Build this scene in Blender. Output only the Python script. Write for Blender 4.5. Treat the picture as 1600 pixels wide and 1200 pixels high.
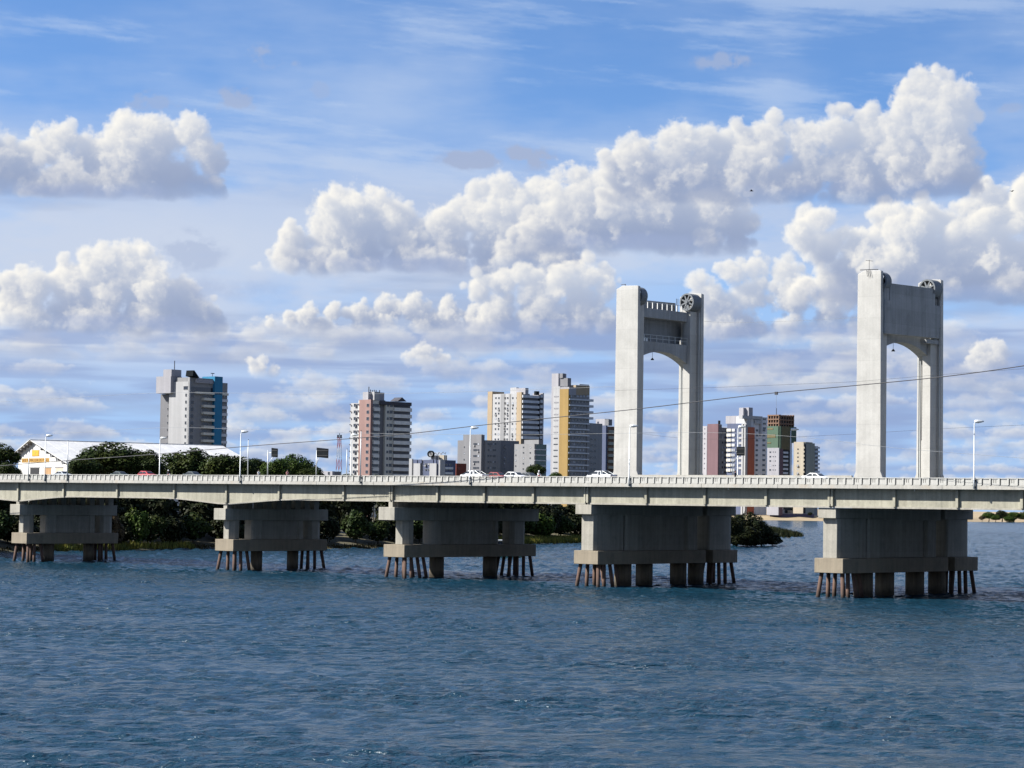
import bpy, bmesh, math, random
import numpy as np
from mathutils import Vector, Matrix
R=math.radians
random.seed(4)
sc=bpy.context.scene
for o in list(bpy.data.objects): bpy.data.objects.remove(o)

# ------------------------------------------------------------------ camera
# world: X runs along the bridge (to the right), Y across it (away from the viewer), Z up, metres; the river is z = 0
EYE=Vector((188.378,-281.692,12.607)); FPX=3693.39
AX=(Vector((0.7518,0.6591,0.0151)),Vector((-0.0215,0.0476,-0.99864)),Vector((-0.6584,0.7508,0.0505)))
_f=AX[2].normalized(); _r=(AX[0]-_f*AX[0].dot(_f)).normalized(); _d=_f.cross(_r)
cam=bpy.data.cameras.new('camera'); co=bpy.data.objects.new('camera',cam); sc.collection.objects.link(co)
M=Matrix((_r,-_d,-_f)).transposed().to_4x4(); M.translation=EYE; co.matrix_world=M
cam.sensor_width=36; cam.lens=36*FPX/1600; cam.clip_start=1; cam.clip_end=40000
sc.camera=co; sc.render.resolution_x=1024; sc.render.resolution_y=768
def ray(x,y): return (_f*FPX+_r*(x-800)+_d*(y-600)).normalized()
def at_y(x,y,Y): d=ray(x,y); return EYE+d*((Y-EYE.y)/d.y)
def at_x(x,y,X): d=ray(x,y); return EYE+d*((X-EYE.x)/d.x)
def at_d(x,y,D): d=ray(x,y); return EYE+d*(D/math.hypot(d.x,d.y))

# ------------------------------------------------------------------ sun and sky
SUN_EL,SUN_AZ=38.0,223.0            # azimuth clockwise from +Y
sd=Vector((math.sin(R(SUN_AZ))*math.cos(R(SUN_EL)),math.cos(R(SUN_AZ))*math.cos(R(SUN_EL)),math.sin(R(SUN_EL))))
sl=bpy.data.lights.new('sun','SUN'); sl.energy=5.0; sl.angle=R(.53); sl.color=(1,.965,.90)
so=bpy.data.objects.new('sun',sl); sc.collection.objects.link(so); so.rotation_euler=sd.to_track_quat('Z','Y').to_euler(); so.location=(0,0,200)
sc.view_settings.view_transform='Standard'; sc.view_settings.look='None'; sc.view_settings.exposure=1.15; sc.view_settings.gamma=1; sc.view_settings.use_curve_mapping=False
sc.cycles.use_denoising=True; sc.cycles.max_bounces=6; sc.cycles.diffuse_bounces=3; sc.cycles.glossy_bounces=3; sc.cycles.transparent_max_bounces=6
sc.cycles.sample_clamp_direct=4
try: sc.cycles.use_adaptive_sampling=True; sc.cycles.adaptive_threshold=.012
except Exception: pass
SKY_STRENGTH=.086; CLOUD_LIGHT=.455
SKY_SAT=1.18; WAVE=(.7,.55,.26); WAVE_H=.066

def make_clouds(S=1.0):
    """Cloud map over 30 deg of azimuth x 15 deg of elevation (rgb of the cloud light, cover).
    Each cloud is a small density volume, lit by marching towards the sun and then seen along one axis."""
    UW,UH,X0=1934.,967.,-167.          # a unit is 1/3693 rad
    W,Hh=int(UW*S),int(UH*S)
    f32=np.float32
    def noise(fx,fy,seed,W=W,Hh=Hh):
        r=np.random.RandomState(seed)
        gx,gy=max(2,int(round(fx))),max(2,int(round(fy)))
        g=r.rand(gy+1,gx+1).astype(f32)
        ys=np.linspace(0,gy,Hh,endpoint=False); xs=np.linspace(0,gx,W,endpoint=False)
        iy=ys.astype(int); ix=xs.astype(int); ty=(ys-iy).astype(f32); tx=(xs-ix).astype(f32)
        ty=ty*ty*(3-2*ty); tx=tx*tx*(3-2*tx)
        a=g[iy]*(1-ty)[:,None]+g[iy+1]*ty[:,None]
        return a[:,ix]*(1-tx)+a[:,ix+1]*tx
    def fbm(fx,fy,octv,seed,gain=.5):
        s=np.zeros((Hh,W),f32); a=1.;t=0
        for o in range(octv):
            s+=a*noise(fx*2**o,fy*2**o,seed+o*17); t+=a; a*=gain
        return s/t
    sm=lambda a,b,x: (lambda t:t*t*(3-2*t))(np.clip((x-a)/(b-a),0,1))
    # tiling 3D noise: rounded billows (distance to scattered points) in three sizes, and a soft one
    N=96
    def worley(cells,seed):
        r=np.random.RandomState(seed); p=r.rand(cells,cells,cells,3).astype(f32)
        ax=(np.arange(N)+.5)/N*cells; ic=ax.astype(int); fr=(ax-ic).astype(f32)
        best=np.full((N,N,N),9.,f32)
        for i in (-1,0,1):
            for j in (-1,0,1):
                for k in (-1,0,1):
                    q=p[np.ix_((ic+i)%cells,(ic+j)%cells,(ic+k)%cells)]
                    d=(q[...,0]+i-fr[:,None,None])**2+(q[...,1]+j-fr[None,:,None])**2+(q[...,2]+k-fr[None,None,:])**2
                    np.minimum(best,d,out=best)
        return 1-np.sqrt(best)
    T=.60*worley(4,1)+.28*worley(9,2)+.12*worley(19,3)
    T=(T-T.mean())/T.std()
    kk=np.fft.fftfreq(N)*N; k3=np.sqrt(kk[:,None,None]**2+kk[None,:,None]**2+kk[None,None,:N//2+1]**2); k3[0,0,0]=1
    G=np.fft.irfftn(np.fft.rfftn(np.random.RandomState(9).normal(size=(N,N,N)))*np.where(k3<2,0,k3**-1.75),s=(N,N,N)).astype(f32); G/=G.std()
    T=.62*T+.62*G
    A=np.zeros((Hh,W),f32); RGB=np.zeros((Hh,W,3),f32)
    hor=lambda x:774.4+(x/1600.)*24.2
    def to(x,y): return (x-X0)*S,(hor(x)-y)*S
    def over(col,al,y0=0,x0=0):
        h,w=al.shape
        a0=A[y0:y0+h,x0:x0+w]; c0=RGB[y0:y0+h,x0:x0+w]
        na=al+a0*(1-al)
        RGB[y0:y0+h,x0:x0+w]=(col*al[...,None]+c0*(a0*(1-al))[...,None])/np.maximum(na,1e-5)[...,None]
        A[y0:y0+h,x0:x0+w]=na
    lin=lambda c: np.array([((v/255.+.055)/1.055)**2.4 for v in c],f32)
    yy,xx=np.mgrid[0:Hh,0:W].astype(f32)
    e=yy/S
    f3=fbm(40,20,6,1203,.6); fm=fbm(12,6,5,433)
    SUNC=lin((255,251,242))*1.02; AMB=lin((142,158,192)); AMB2=lin((184,195,216))
    sun=np.array([.80,-.62,-.16])     # the way the light travels: right, down, away
    def cloud(lobes,base,al=1.,seed=0,sig=.105,amp=.33,size=1.,depth=.75,flat=12.,lit=1.,wob=14.,st=1.,fill=True):
        r=np.random.RandomState(seed)
        if fill: lobes=list(lobes)+[(x+rad*r.uniform(-.3,.3),base-.30*rad*r.uniform(.2,1.3),rad*r.uniform(.75,1.0)) for x,y,rad in lobes if y<base-.25*rad]
        if st==1.:      # smaller turrets on the shoulders of each lobe
            kids=[]
            for x,y,rad in lobes:
                for _ in range(r.randint(2,5)):
                    a=r.uniform(-2.0,2.0); q=rad*r.uniform(.22,.5); kids.append((x+math.sin(a)*rad*.92,y-math.cos(a)*rad*.92,q))
            lobes=list(lobes)+kids
        P=np.array([(*to(x,y),rad*S) for x,y,rad in lobes]); R=P[:,2]
        P[:,2]*=r.uniform(.8,1.22,len(P)); R=P[:,2]; zc=r.uniform(-.45,.45,len(P))*R.max()*depth
        pad=R.max()*(st-.6)+4
        x0=int(max(0,(P[:,0]-R).min()-pad)); x1=int(min(W,(P[:,0]+R).max()+pad))
        y0=int(max(0,(P[:,1]-R).min()-pad)); y1=int(min(Hh,(P[:,1]+R).max()+pad))
        if x1-x0<6 or y1-y0<6: return
        zr=R.max()*(1.05+.45*depth)
        nz=int(np.clip(zr*2/1.6,8,60)); dz=2*zr/nz
        zs=(np.arange(nz)+.5)*dz-zr
        F=np.full((y1-y0,x1-x0,nz),-2.,f32)
        gx=np.arange(x0,x1,dtype=f32)+.5; gy=np.arange(y0,y1,dtype=f32)+.5
        for (x,y,rad),z in zip(P,zc):
            q=rad*1.9*st
            a,b=max(x0,int(x-q)),min(x1,int(x+q)+1); c,d=max(y0,int(y-q)),min(y1,int(y+q)+1)
            if b<=a or d<=c: continue
            dd=np.sqrt((((gx[a-x0:b-x0]-x)/st)**2)[None,:,None]+((gy[c-y0:d-y0]-y)**2)[:,None,None]+((zs-z)**2)[None,None,:].astype(f32))
            blk=F[c-y0:d-y0,a-x0:b-x0]
            np.maximum(blk,1-dd/rad,out=blk)
        k=.62/(size*S/.8)
        ox,oy,oz=r.randint(0,N,3)
        wv=(fm[y0:y1,x0:x1]*18*size)
        ix=((gx[None,:]*k/st**.6+wv*.8).astype(int)+ox)%N; iy=((gy[:,None]*k*1.08+wv).astype(int)+oy)%N
        iz=((zs*k).astype(int)+oz)%N
        n=T[ix[:,:,None],iy[:,:,None],iz[None,None,:]]
        n2=T[((ix*3+17)%N)[:,:,None],((iy*3+5)%N)[:,:,None],((iz*3+31)%N)[None,None,:]]
        D=F+amp*(n*.55+n2*.13+.05)
        bx=np.array([(hor(X0+g/S)-base)*S for g in gx])[None,:]+(fm[y0:y1,x0:x1]-.5)*wob*2*S+(f3[y0:y1,x0:x1]-.5)*wob*1.2*S
        hg=(gy[:,None]-bx)
        cut=sm(-flat*S,flat*S*1.4,hg)
        dens=(.45*sm(-.02,.22,D)+.55*sm(.05,.65,D))*cut[:,:,None]
        # sun: sweep columns left to right
        tau=np.zeros_like(dens)
        sy,sz=sun[1]/sun[0],sun[2]/sun[0]/dz
        ny=dens.shape[0]
        jy=np.arange(ny)-sy; j0=np.floor(jy).astype(int); ty=(jy-j0).astype(f32)[:,None]
        ja,jb=np.clip(j0,0,ny-1),np.clip(j0+1,0,ny-1)
        va,vb=((j0>=0)&(j0<ny)).astype(f32)[:,None],((j0+1>=0)&(j0+1<ny)).astype(f32)[:,None]
        jz=np.arange(nz)-sz; k0=np.floor(jz).astype(int); tz=(jz-k0).astype(f32)[None,:]
        ka,kb=np.clip(k0,0,nz-1),np.clip(k0+1,0,nz-1)
        cur=np.zeros((ny,nz),f32)
        step=1./sun[0]
        for i in range(dens.shape[1]):
            cur=cur[ja]*va*(1-ty)+cur[jb]*vb*ty
            cur=cur[:,ka]*(1-tz)+cur[:,kb]*tz
            tau[:,i]=cur
            cur=cur+dens[:,i]*step
        L=.58*np.exp(-tau*sig*1.5)+.42*np.exp(-tau*sig*.42)
        L=np.clip(L*1.10*lit,0,1.15)
        amb=np.clip(hg/(110*S*max(size,.3)),0,1)[:,:,None]
        od=dens*sig*dz
        Tr=np.exp(-np.cumsum(od[:,:,::-1],2)[:,:,::-1])     # nearest is the last
        Tf=np.concatenate([Tr[:,:,1:],np.ones_like(Tr[:,:,:1])],2)
        wgt=Tf*(1-np.exp(-od))
        al_=wgt.sum(2); 
        Lm=(wgt*L).sum(2)/np.maximum(al_,1e-4); Am=(wgt*amb).sum(2)/np.maximum(al_,1e-4)
        t=np.clip(Lm*1.0-.02,0,1)[...,None]
        a_=AMB*(1-Am[...,None])+AMB2*Am[...,None]
        over(a_*(1-t)+SUNC*t,np.clip(al_*al*(1-.25*(1-sm(0,26*S*size,hg+0*al_))),0,1),y0,x0)
    # thin veils and cirrus
    stk=fbm(7,26,6,191,.6); rows2=np.clip((yy+ (xx-W/2)*.07).astype(int),0,Hh-1); stk=stk[rows2,xx.astype(int)]
    over(np.broadcast_to(lin((196,214,240)),(Hh,W,3)),(sm(.48,.74,stk)*sm(360,520,e)*.42).astype(f32))
    ci=fbm(5,12,6,77,.55); c2=fbm(9,5,6,177)
    veil=sm(.36,.85,.6*ci+.4*c2)*sm(300,520,e)*(1-.5*sm(650,850,e))*.50
    veil+= .62*np.exp(-((e-375)/85)**2)*np.clip(.35+2.0*(c2-.42)+.5*np.exp(-((xx/S+X0-150)/420)**2),0,1)
    veil+= .62*(1-sm(150,420,e))+.2*(1-sm(0,160,e))
    over(lin((160,186,232))*(1-sm(180,420,e))[...,None]+lin((205,218,238))*sm(180,420,e)[...,None],np.clip(veil,0,.9).astype(f32))
    lo=fbm(6,9,6,811,.55); lo2=fbm(4,14,6,833,.55)
    over(np.broadcast_to(lin((208,215,230)),(Hh,W,3)),(sm(.34,.62,lo)*sm(120,250,e)*(1-sm(430,620,e))*.66).astype(f32))
    over(np.broadcast_to(lin((158,174,206)),(Hh,W,3)),(sm(.47,.66,lo2)*sm(60,150,e)*(1-sm(380,520,e))*.55).astype(f32))
    rng=np.random.RandomState(5)
    k=0
    rows=[(764,7,.20),(752,9,.22),(738,11,.26),(722,13,.3),(704,15,.34),(684,17,.4),(662,19,.45),(638,21,.5),(612,23,.55),(586,24,.6),(560,25,.62),(534,25,.66)]
    for (y,hgt,sz) in rows:
        # a flat grey-blue sheet behind each row
        st=fbm(5+60/hgt,50,5,2000+k)
        hh=hor(X0+xx/S)-y
        band=np.exp(-((e-hh-hgt*.2)/(hgt*.9))**2)*sm(.42,.62,st)*.62
        over(np.broadcast_to(lin((142,163,207)),(Hh,W,3)),band.astype(f32))
        lob=[]
        x=-200.
        while x<1800:
            if rng.rand()<.72:
                n=rng.randint(4,10); w=hgt*rng.uniform(2.2,8.)
                lob+=[(x+w*rng.uniform(-.9,.9),y-rng.uniform(-.1,.75)*hgt*(1.25 if rng.rand()<.2 else .8),hgt*rng.uniform(.45,.95)) for i in range(n)]
            x+=hgt*rng.uniform(4,12)
        cloud(lob,y+hgt*.1,al=rng.uniform(.62,.86),seed=900+k,sig=.10*13/hgt,size=sz*1.15,flat=hgt*.5,amp=.55,wob=hgt*.5,lit=.92 if k%2 else .78,st=2.3,fill=False)
        k+=1
    wsp=fbm(70,60,4,61)
    for (x,y,a,b,al) in [(390,90,26,16,.5),(430,108,32,10,.35),(235,165,45,14,.4),(360,160,32,18,.6),(735,252,50,14,.75),(815,245,42,18,.75),(1122,102,42,13,.55),(295,395,45,26,.4),(490,145,16,12,.25),(1560,185,26,8,.4)]:
        mx,my=to(x,y)
        g=np.exp(-(((xx-mx)/(a*S))**2+((yy-my)/(b*S))**2))
        over(np.broadcast_to(lin((166,181,212)),(Hh,W,3)),(sm(.12,.75,g*1.3*np.clip((f3-.22)*3.4,0,1.4)*np.clip((wsp-.15)*2.4,0,1.3))*min(1,al*1.25)).astype(f32))
    C=cloud
    C([(455,500,13),(480,494,17),(515,490,16),(560,488,20),(605,482,21),(650,485,24),(700,492,22),(740,500,24),(420,505,10),(500,505,14),(590,502,20),(670,506,22)],512,seed=1,size=.55,sig=.16)
    C([(400,430,18),(440,405,28),(455,375,28),(500,362,36),(528,338,40),(572,332,34),(612,350,40),(560,385,46),(642,382,46),(690,352,40),(742,332,36),(792,328,46),(850,338,46),(700,395,36),(780,385,40),(850,400,30),(620,408,28),(490,410,24)],424,seed=6,wob=22)
    C([(745,452,26),(785,444,30),(830,446,32),(875,440,30),(915,432,30),(945,450,26),(770,482,30),(840,484,34),(905,484,32)],516,seed=2,size=.8,lit=1.05)
    C([(1088,440,18),(1105,462,25),(1140,428,25),(1180,420,24),(1225,428,26),(1120,488,32),(1165,465,34),(1235,462,36),(1300,465,34),(1330,450,25)],520,seed=3,size=.8)
    C([(1528,560,22),(1550,550,16),(1510,566,12)],578,seed=4,size=.5)
    C([(660,552,18),(640,560,12),(690,560,14)],566,seed=14,size=.4); C([(405,575,18),(425,580,12)],586,seed=15,size=.4)
    C([(1275,345,28),(1250,372,30),(1285,392,36),(1335,398,40),(1375,342,24),(1405,368,42),(1440,350,36),(1480,368,42),(1545,342,46),(1595,318,42),(1625,360,55),(1520,405,52),(1455,415,46),(1385,425,42),(1315,425,36),(1575,425,50),(1680,380,70)],474,seed=5,lit=1.12)
    C([(900,325,50),(958,318,52),(1010,325,48),(1060,330,46),(1108,335,42),(1140,350,32),(830,372,38),(920,368,42),(1020,365,46),(1100,366,36)],388,seed=7,lit=.92)
    C([(1440,150,34),(1478,162,32),(1408,178,34),(1490,192,30),(1450,205,48),(1400,215,44),(1350,222,42),(1300,216,40),(1250,236,42),(1200,228,42),(1150,240,42),(1100,232,40),(1050,235,42),(1030,268,42),(1090,275,44),(1170,278,48),(1250,275,52),(1330,270,52),(1410,265,52),(1468,260,46),(955,262,28),(1490,292,28),(990,255,32)],312,seed=8,lit=.93)
    C([(88,234,32),(62,244,26),(150,252,44),(205,236,44),(240,224,34),(290,212,29),(306,240,34),(325,258,24),(165,290,38),(230,280,42),(280,290,28)],312,seed=9,wob=18)
    C([(-10,262,40),(38,276,44),(88,292,44),(122,302,22),(-60,270,50),(-120,280,40)],312,seed=10,lit=.8)
    C([(26,466,32),(62,452,36),(112,450,42),(155,426,36),(202,426,38),(172,466,48),(242,456,42),(278,472,36),(312,490,32),(130,490,42),(222,496,42),(325,508,22)],518,seed=12,lit=1.05)
    # thin grey scud drifting in front of the bases
    for (x,y,a_,b_,al) in [(1300,300,210,16,.5),(1000,378,170,13,.5),(600,412,190,13,.5),(160,308,150,12,.45),(200,508,170,13,.5),(1450,462,190,14,.4),(850,512,140,12,.4),(350,455,120,22,.35),(1250,520,160,12,.4)]:
        mx,my=to(x,y); g=np.exp(-(((xx-mx)/(a_*S))**2+((yy-my)/(b_*S))**2))
        over(np.broadcast_to(lin((158,173,208)),(Hh,W,3)),(sm(.10,.85,g*np.clip((lo2*.5+f3*.5-.28)*3.6,0,1.5))*al).astype(f32))
    C([(-15,458,20),(-40,470,30),(-100,480,40)],520,seed=13,lit=.9)
    C([(700,-130,60),(760,-110,50),(620,-120,50),(840,-130,46)],-70,seed=21); C([(1500,-60,40),(1560,-80,50),(1640,-60,50)],-20,seed=22); C([(-80,-100,50),(-10,-80,44),(60,-90,40)],-45,seed=23)
    return np.dstack([RGB,np.clip(A,0,1)]).astype(f32),S
w=bpy.data.worlds.new('World'); sc.world=w; w.use_nodes=True
nt=w.node_tree; nt.nodes.clear()
def N(t,**k):
    n=nt.nodes.new(t)
    for a,b in k.items(): setattr(n,a,b)
    return n
def mth(op,a,b=None,clamp=False):
    n=N('ShaderNodeMath',operation=op,use_clamp=clamp)
    for i,v in enumerate((a,b)):
        if v is None: continue
        if isinstance(v,(int,float)): n.inputs[i].default_value=v
        else: nt.links.new(v,n.inputs[i])
    return n.outputs[0]
tc=N('ShaderNodeTexCoord'); sx=N('ShaderNodeSeparateXYZ'); nt.links.new(tc.outputs['Generated'],sx.inputs[0])
az=mth('ARCTAN2',sx.outputs[0],sx.outputs[1]); el=mth('ARCSINE',sx.outputs[2])
u=mth('ADD',mth('DIVIDE',mth('SUBTRACT',az,R(-41.2416)),R(30)),.5); v=mth('DIVIDE',mth('MAXIMUM',el,.0),R(15))
cb=N('ShaderNodeCombineXYZ'); nt.links.new(u,cb.inputs[0]); nt.links.new(v,cb.inputs[1])
cm,_S=make_clouds()
img=bpy.data.images.new('cloud_map',cm.shape[1],cm.shape[0],alpha=True,float_buffer=True)
img.colorspace_settings.name='Linear Rec.709'; img.alpha_mode='CHANNEL_PACKED'
img.pixels.foreach_set(np.ascontiguousarray(cm,dtype=np.float32).ravel()); img.update(); img.pack()
it=N('ShaderNodeTexImage',image=img,extension='MIRROR',interpolation='Cubic'); nt.links.new(cb.outputs[0],it.inputs[0])
sky=N('ShaderNodeTexSky',sky_type='NISHITA',sun_disc=False,sun_elevation=R(SUN_EL),sun_rotation=R(SUN_AZ),air_density=1.0,dust_density=.25,ozone_density=2.5,altitude=300)
# deeper blue of a clean, dry sky: the air column is looked up somewhat higher than the line of sight
zz=mth('ADD',mth('MULTIPLY',mth('MAXIMUM',sx.outputs[2],0.),1.6),.07)
c2=N('ShaderNodeCombineXYZ'); nt.links.new(sx.outputs[0],c2.inputs[0]); nt.links.new(sx.outputs[1],c2.inputs[1]); nt.links.new(zz,c2.inputs[2])
nv=N('ShaderNodeVectorMath',operation='NORMALIZE'); nt.links.new(c2.outputs[0],nv.inputs[0]); nt.links.new(nv.outputs[0],sky.inputs[0])
hs=N('ShaderNodeHueSaturation'); hs.inputs['Saturation'].default_value=SKY_SAT; hs.inputs['Value'].default_value=SKY_STRENGTH; nt.links.new(sky.outputs[0],hs.inputs['Color'])
# clouds thin out overhead
fade=mth('SUBTRACT',1.,mth('MULTIPLY',mth('DIVIDE',mth('SUBTRACT',el,R(26)),R(14),True),.75))
al=mth('MULTIPLY',it.outputs['Alpha'],fade)
cl=N('ShaderNodeVectorMath',operation='SCALE'); cl.inputs['Scale'].default_value=CLOUD_LIGHT; nt.links.new(it.outputs['Color'],cl.inputs[0])
mx=N('ShaderNodeMix',data_type='RGBA'); nt.links.new(al,mx.inputs[0]); nt.links.new(hs.outputs[0],mx.inputs[6]); nt.links.new(cl.outputs[0],mx.inputs[7])
bg=N('ShaderNodeBackground'); nt.links.new(mx.outputs[2],bg.inputs[0]); bg.inputs[1].default_value=1
hs.inputs['Hue'].default_value=.506
ow=N('ShaderNodeOutputWorld'); nt.links.new(bg.outputs[0],ow.inputs[0])
w.cycles.sampling_method='MANUAL'; w.cycles.sample_map_resolution=1024

# ------------------------------------------------------------------ materials
def lin(r,g,b): return tuple(((v/255.+.055)/1.055)**2.4 if v>10 else v/3294.6 for v in (r,g,b))
MATS={}
def mat(name,col,rough=.8,var=.12,scale=1.5,streak=0.,stain=None,metal=0.,spec=.35,bump=0.,fine=18.,joints=0.,tide=0.,blot=0.):
    if name in MATS: return MATS[name]
    m=bpy.data.materials.new(name); m.use_nodes=True; t=m.node_tree; bs=t.nodes['Principled BSDF']
    bs.inputs['Roughness'].default_value=rough; bs.inputs['Metallic'].default_value=metal; bs.inputs['Specular IOR Level'].default_value=spec
    tcn=t.nodes.new('ShaderNodeTexCoord')
    def noise(vec,sc_,det=6,r=.6):
        n=t.nodes.new('ShaderNodeTexNoise'); n.inputs['Scale'].default_value=sc_; n.inputs['Detail'].default_value=det; n.inputs['Roughness'].default_value=r
        t.links.new(vec,n.inputs['Vector']); return n.outputs[0]
    def mapr(f,a,b,c,d):
        n=t.nodes.new('ShaderNodeMapRange'); t.links.new(f,n.inputs[0])
        for i,v_ in enumerate((a,b,c,d)): n.inputs[i+1].default_value=v_
        return n.outputs[0]
    def mul(a,b):
        n=t.nodes.new('ShaderNodeMath'); n.operation='MULTIPLY'; t.links.new(a,n.inputs[0]); t.links.new(b,n.inputs[1]); return n.outputs[0]
    obj=tcn.outputs['Object']
    f=mapr(noise(obj,scale*.25),.3,.7,1-var,1+var)
    f=mul(f,mapr(noise(obj,fine*scale*.3,4),.3,.7,1-var*.6,1+var*.6))
    if streak:
        mp=t.nodes.new('ShaderNodeMapping'); mp.inputs['Scale'].default_value=(1.6*scale,1.6*scale,.05*scale); t.links.new(obj,mp.inputs[0])
        f=mul(f,mapr(noise(mp.outputs[0],1.2,5,.65),.35,.65,1-streak,1+streak*.4))
    def op(o_,a,b_):
        n=t.nodes.new('ShaderNodeMath'); n.operation=o_
        for i,v_ in enumerate((a,b_)):
            if isinstance(v_,(int,float)): n.inputs[i].default_value=v_
            else: t.links.new(v_,n.inputs[i])
        return n.outputs[0]
    if joints or tide:
        gg=t.nodes.new('ShaderNodeNewGeometry'); sp=t.nodes.new('ShaderNodeSeparateXYZ'); t.links.new(gg.outputs['Position'],sp.inputs[0])
    if joints:      # pour joints of the formwork lifts, and a slightly different tone for each lift
        zj=op('DIVIDE',sp.outputs[2],joints); fr=op('FRACT',zj,0); ln=mapr(fr,0,.035,.86,1.)
        wn=t.nodes.new('ShaderNodeTexWhiteNoise'); wn.noise_dimensions='1D'; t.links.new(op('FLOOR',zj,0),wn.inputs['W'])
        f=mul(f,mul(ln,mapr(wn.outputs[0],0,1,.95,1.04)))
    if tide:        # wet, weedy band above the waterline
        f=mul(f,mapr(op('ADD',sp.outputs[2],op('MULTIPLY',noise(obj,1.2),1.2)),tide,tide+.9,.32,1.))
    if blot:        # damp patches and weathering
        f=mul(f,mapr(noise(obj,.35*scale,7,.72),.50,.72,1.,1-blot))
    rgb=t.nodes.new('ShaderNodeVectorMath'); rgb.operation='SCALE'; rgb.inputs[0].default_value=col; t.links.new(f,rgb.inputs['Scale'])
    out=rgb.outputs[0]
    if stain:
        mxn=t.nodes.new('ShaderNodeMix'); mxn.data_type='RGBA'; mxn.inputs[7].default_value=(*stain,1)
        t.links.new(out,mxn.inputs[6]); t.links.new(mapr(noise(obj,scale*.5,8,.7),.52,.72,0,.75),mxn.inputs[0]); out=mxn.outputs[2]
    t.links.new(out,bs.inputs['Base Color'])
    if bump:
        b=t.nodes.new('ShaderNodeBump'); b.inputs['Strength'].default_value=bump; b.inputs['Distance'].default_value=.05
        t.links.new(noise(obj,fine*scale*.5),b.inputs['Height']); t.links.new(b.outputs[0],bs.inputs['Normal'])
    MATS[name]=m; return m
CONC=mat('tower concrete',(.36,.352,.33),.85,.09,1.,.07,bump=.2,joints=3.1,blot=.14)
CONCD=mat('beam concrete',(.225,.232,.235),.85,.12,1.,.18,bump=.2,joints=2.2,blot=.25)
KERB=mat('kerb concrete',(.335,.325,.295),.85,.12,1.2,.12,stain=(.27,.225,.17),bump=.2,blot=.22)
RAIL=mat('railing paint',(.36,.355,.33),.8,.10,1.5,.10,bump=.1)
GIRD=mat('girder concrete',(.285,.272,.215),.85,.14,.8,.22,stain=(.2,.185,.14),bump=.2,blot=.3)
FOOT=mat('footing concrete',(.225,.19,.14),.9,.12,1.,.14,stain=(.17,.15,.11),bump=.3,blot=.3)
PCOL=mat('column concrete',(.285,.268,.228),.85,.12,1.,.2,stain=(.24,.23,.19),bump=.2,joints=1.6,blot=.25)
RUST=mat('rusty steel',(.105,.062,.045),.85,.3,2.,.25,stain=(.045,.04,.035),bump=.3,tide=.9)
SHAFT=mat('shaft concrete',(.13,.105,.072),.9,.2,1.5,.3,stain=(.08,.075,.06),bump=.3,tide=1.1,blot=.3)
ASPH=mat('asphalt',(.055,.055,.057),.9,.1)
STEELW=mat('painted sheave steel',(.115,.125,.135),.6,.12,2.)
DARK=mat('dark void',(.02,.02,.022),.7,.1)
GALV=mat('galvanised pole',(.50,.52,.52),.45,.06,metal=.3)
CABLE=mat('cable black',(.03,.03,.035),.6,.05)
GLASS=mat('window glass',(.025,.03,.04),.12,.15,spec=.6)
SIGNB=mat('sign back',(.010,.012,.014),.9,.2,spec=.05)
WHITEP=mat('white paint',(.62,.62,.60),.7,.05,.4,.06)

# ------------------------------------------------------------------ mesh helpers
def link(o): sc.collection.objects.link(o); return o
def box(bm,x0,x1,y0,y1,z0,z1,mi=0):
    vs=[bm.verts.new(p) for p in ((x0,y0,z0),(x1,y0,z0),(x1,y1,z0),(x0,y1,z0),(x0,y0,z1),(x1,y0,z1),(x1,y1,z1),(x0,y1,z1))]
    for f in ((0,3,2,1),(4,5,6,7),(0,1,5,4),(1,2,6,5),(2,3,7,6),(3,0,4,7)):
        bm.faces.new([vs[i] for i in f]).material_index=mi
def prism(bm,poly,z0,z1,mi=0,top=None):
    """poly counter-clockwise in xy; top = polygon at z1 if it differs"""
    a=[bm.verts.new((x,y,z0)) for x,y in poly]; b=[bm.verts.new((x,y,z1)) for x,y in (top or poly)]
    n=len(poly)
    for i in range(n): bm.faces.new((a[i],a[(i+1)%n],b[(i+1)%n],b[i])).material_index=mi
    bm.faces.new(b).material_index=mi; bm.faces.new(a[::-1]).material_index=mi
def extrude_xz(bm,poly,y0,y1,mi=0):
    a=[bm.verts.new((x,y0,z)) for x,z in poly]; b=[bm.verts.new((x,y1,z)) for x,z in poly]; n=len(poly)
    for i in range(n): bm.faces.new((a[i],a[(i+1)%n],b[(i+1)%n],b[i])).material_index=mi
    bm.faces.new(a[::-1]).material_index=mi; bm.faces.new(b).material_index=mi
def extrude_yz(bm,poly,x0,x1,mi=0):
    a=[bm.verts.new((x0,y,z)) for y,z in poly]; b=[bm.verts.new((x1,y,z)) for y,z in poly]; n=len(poly)
    for i in range(n): bm.faces.new((a[i],a[(i+1)%n],b[(i+1)%n],b[i])).material_index=mi
    bm.faces.new(a[::-1]).material_index=mi; bm.faces.new(b).material_index=mi
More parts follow.
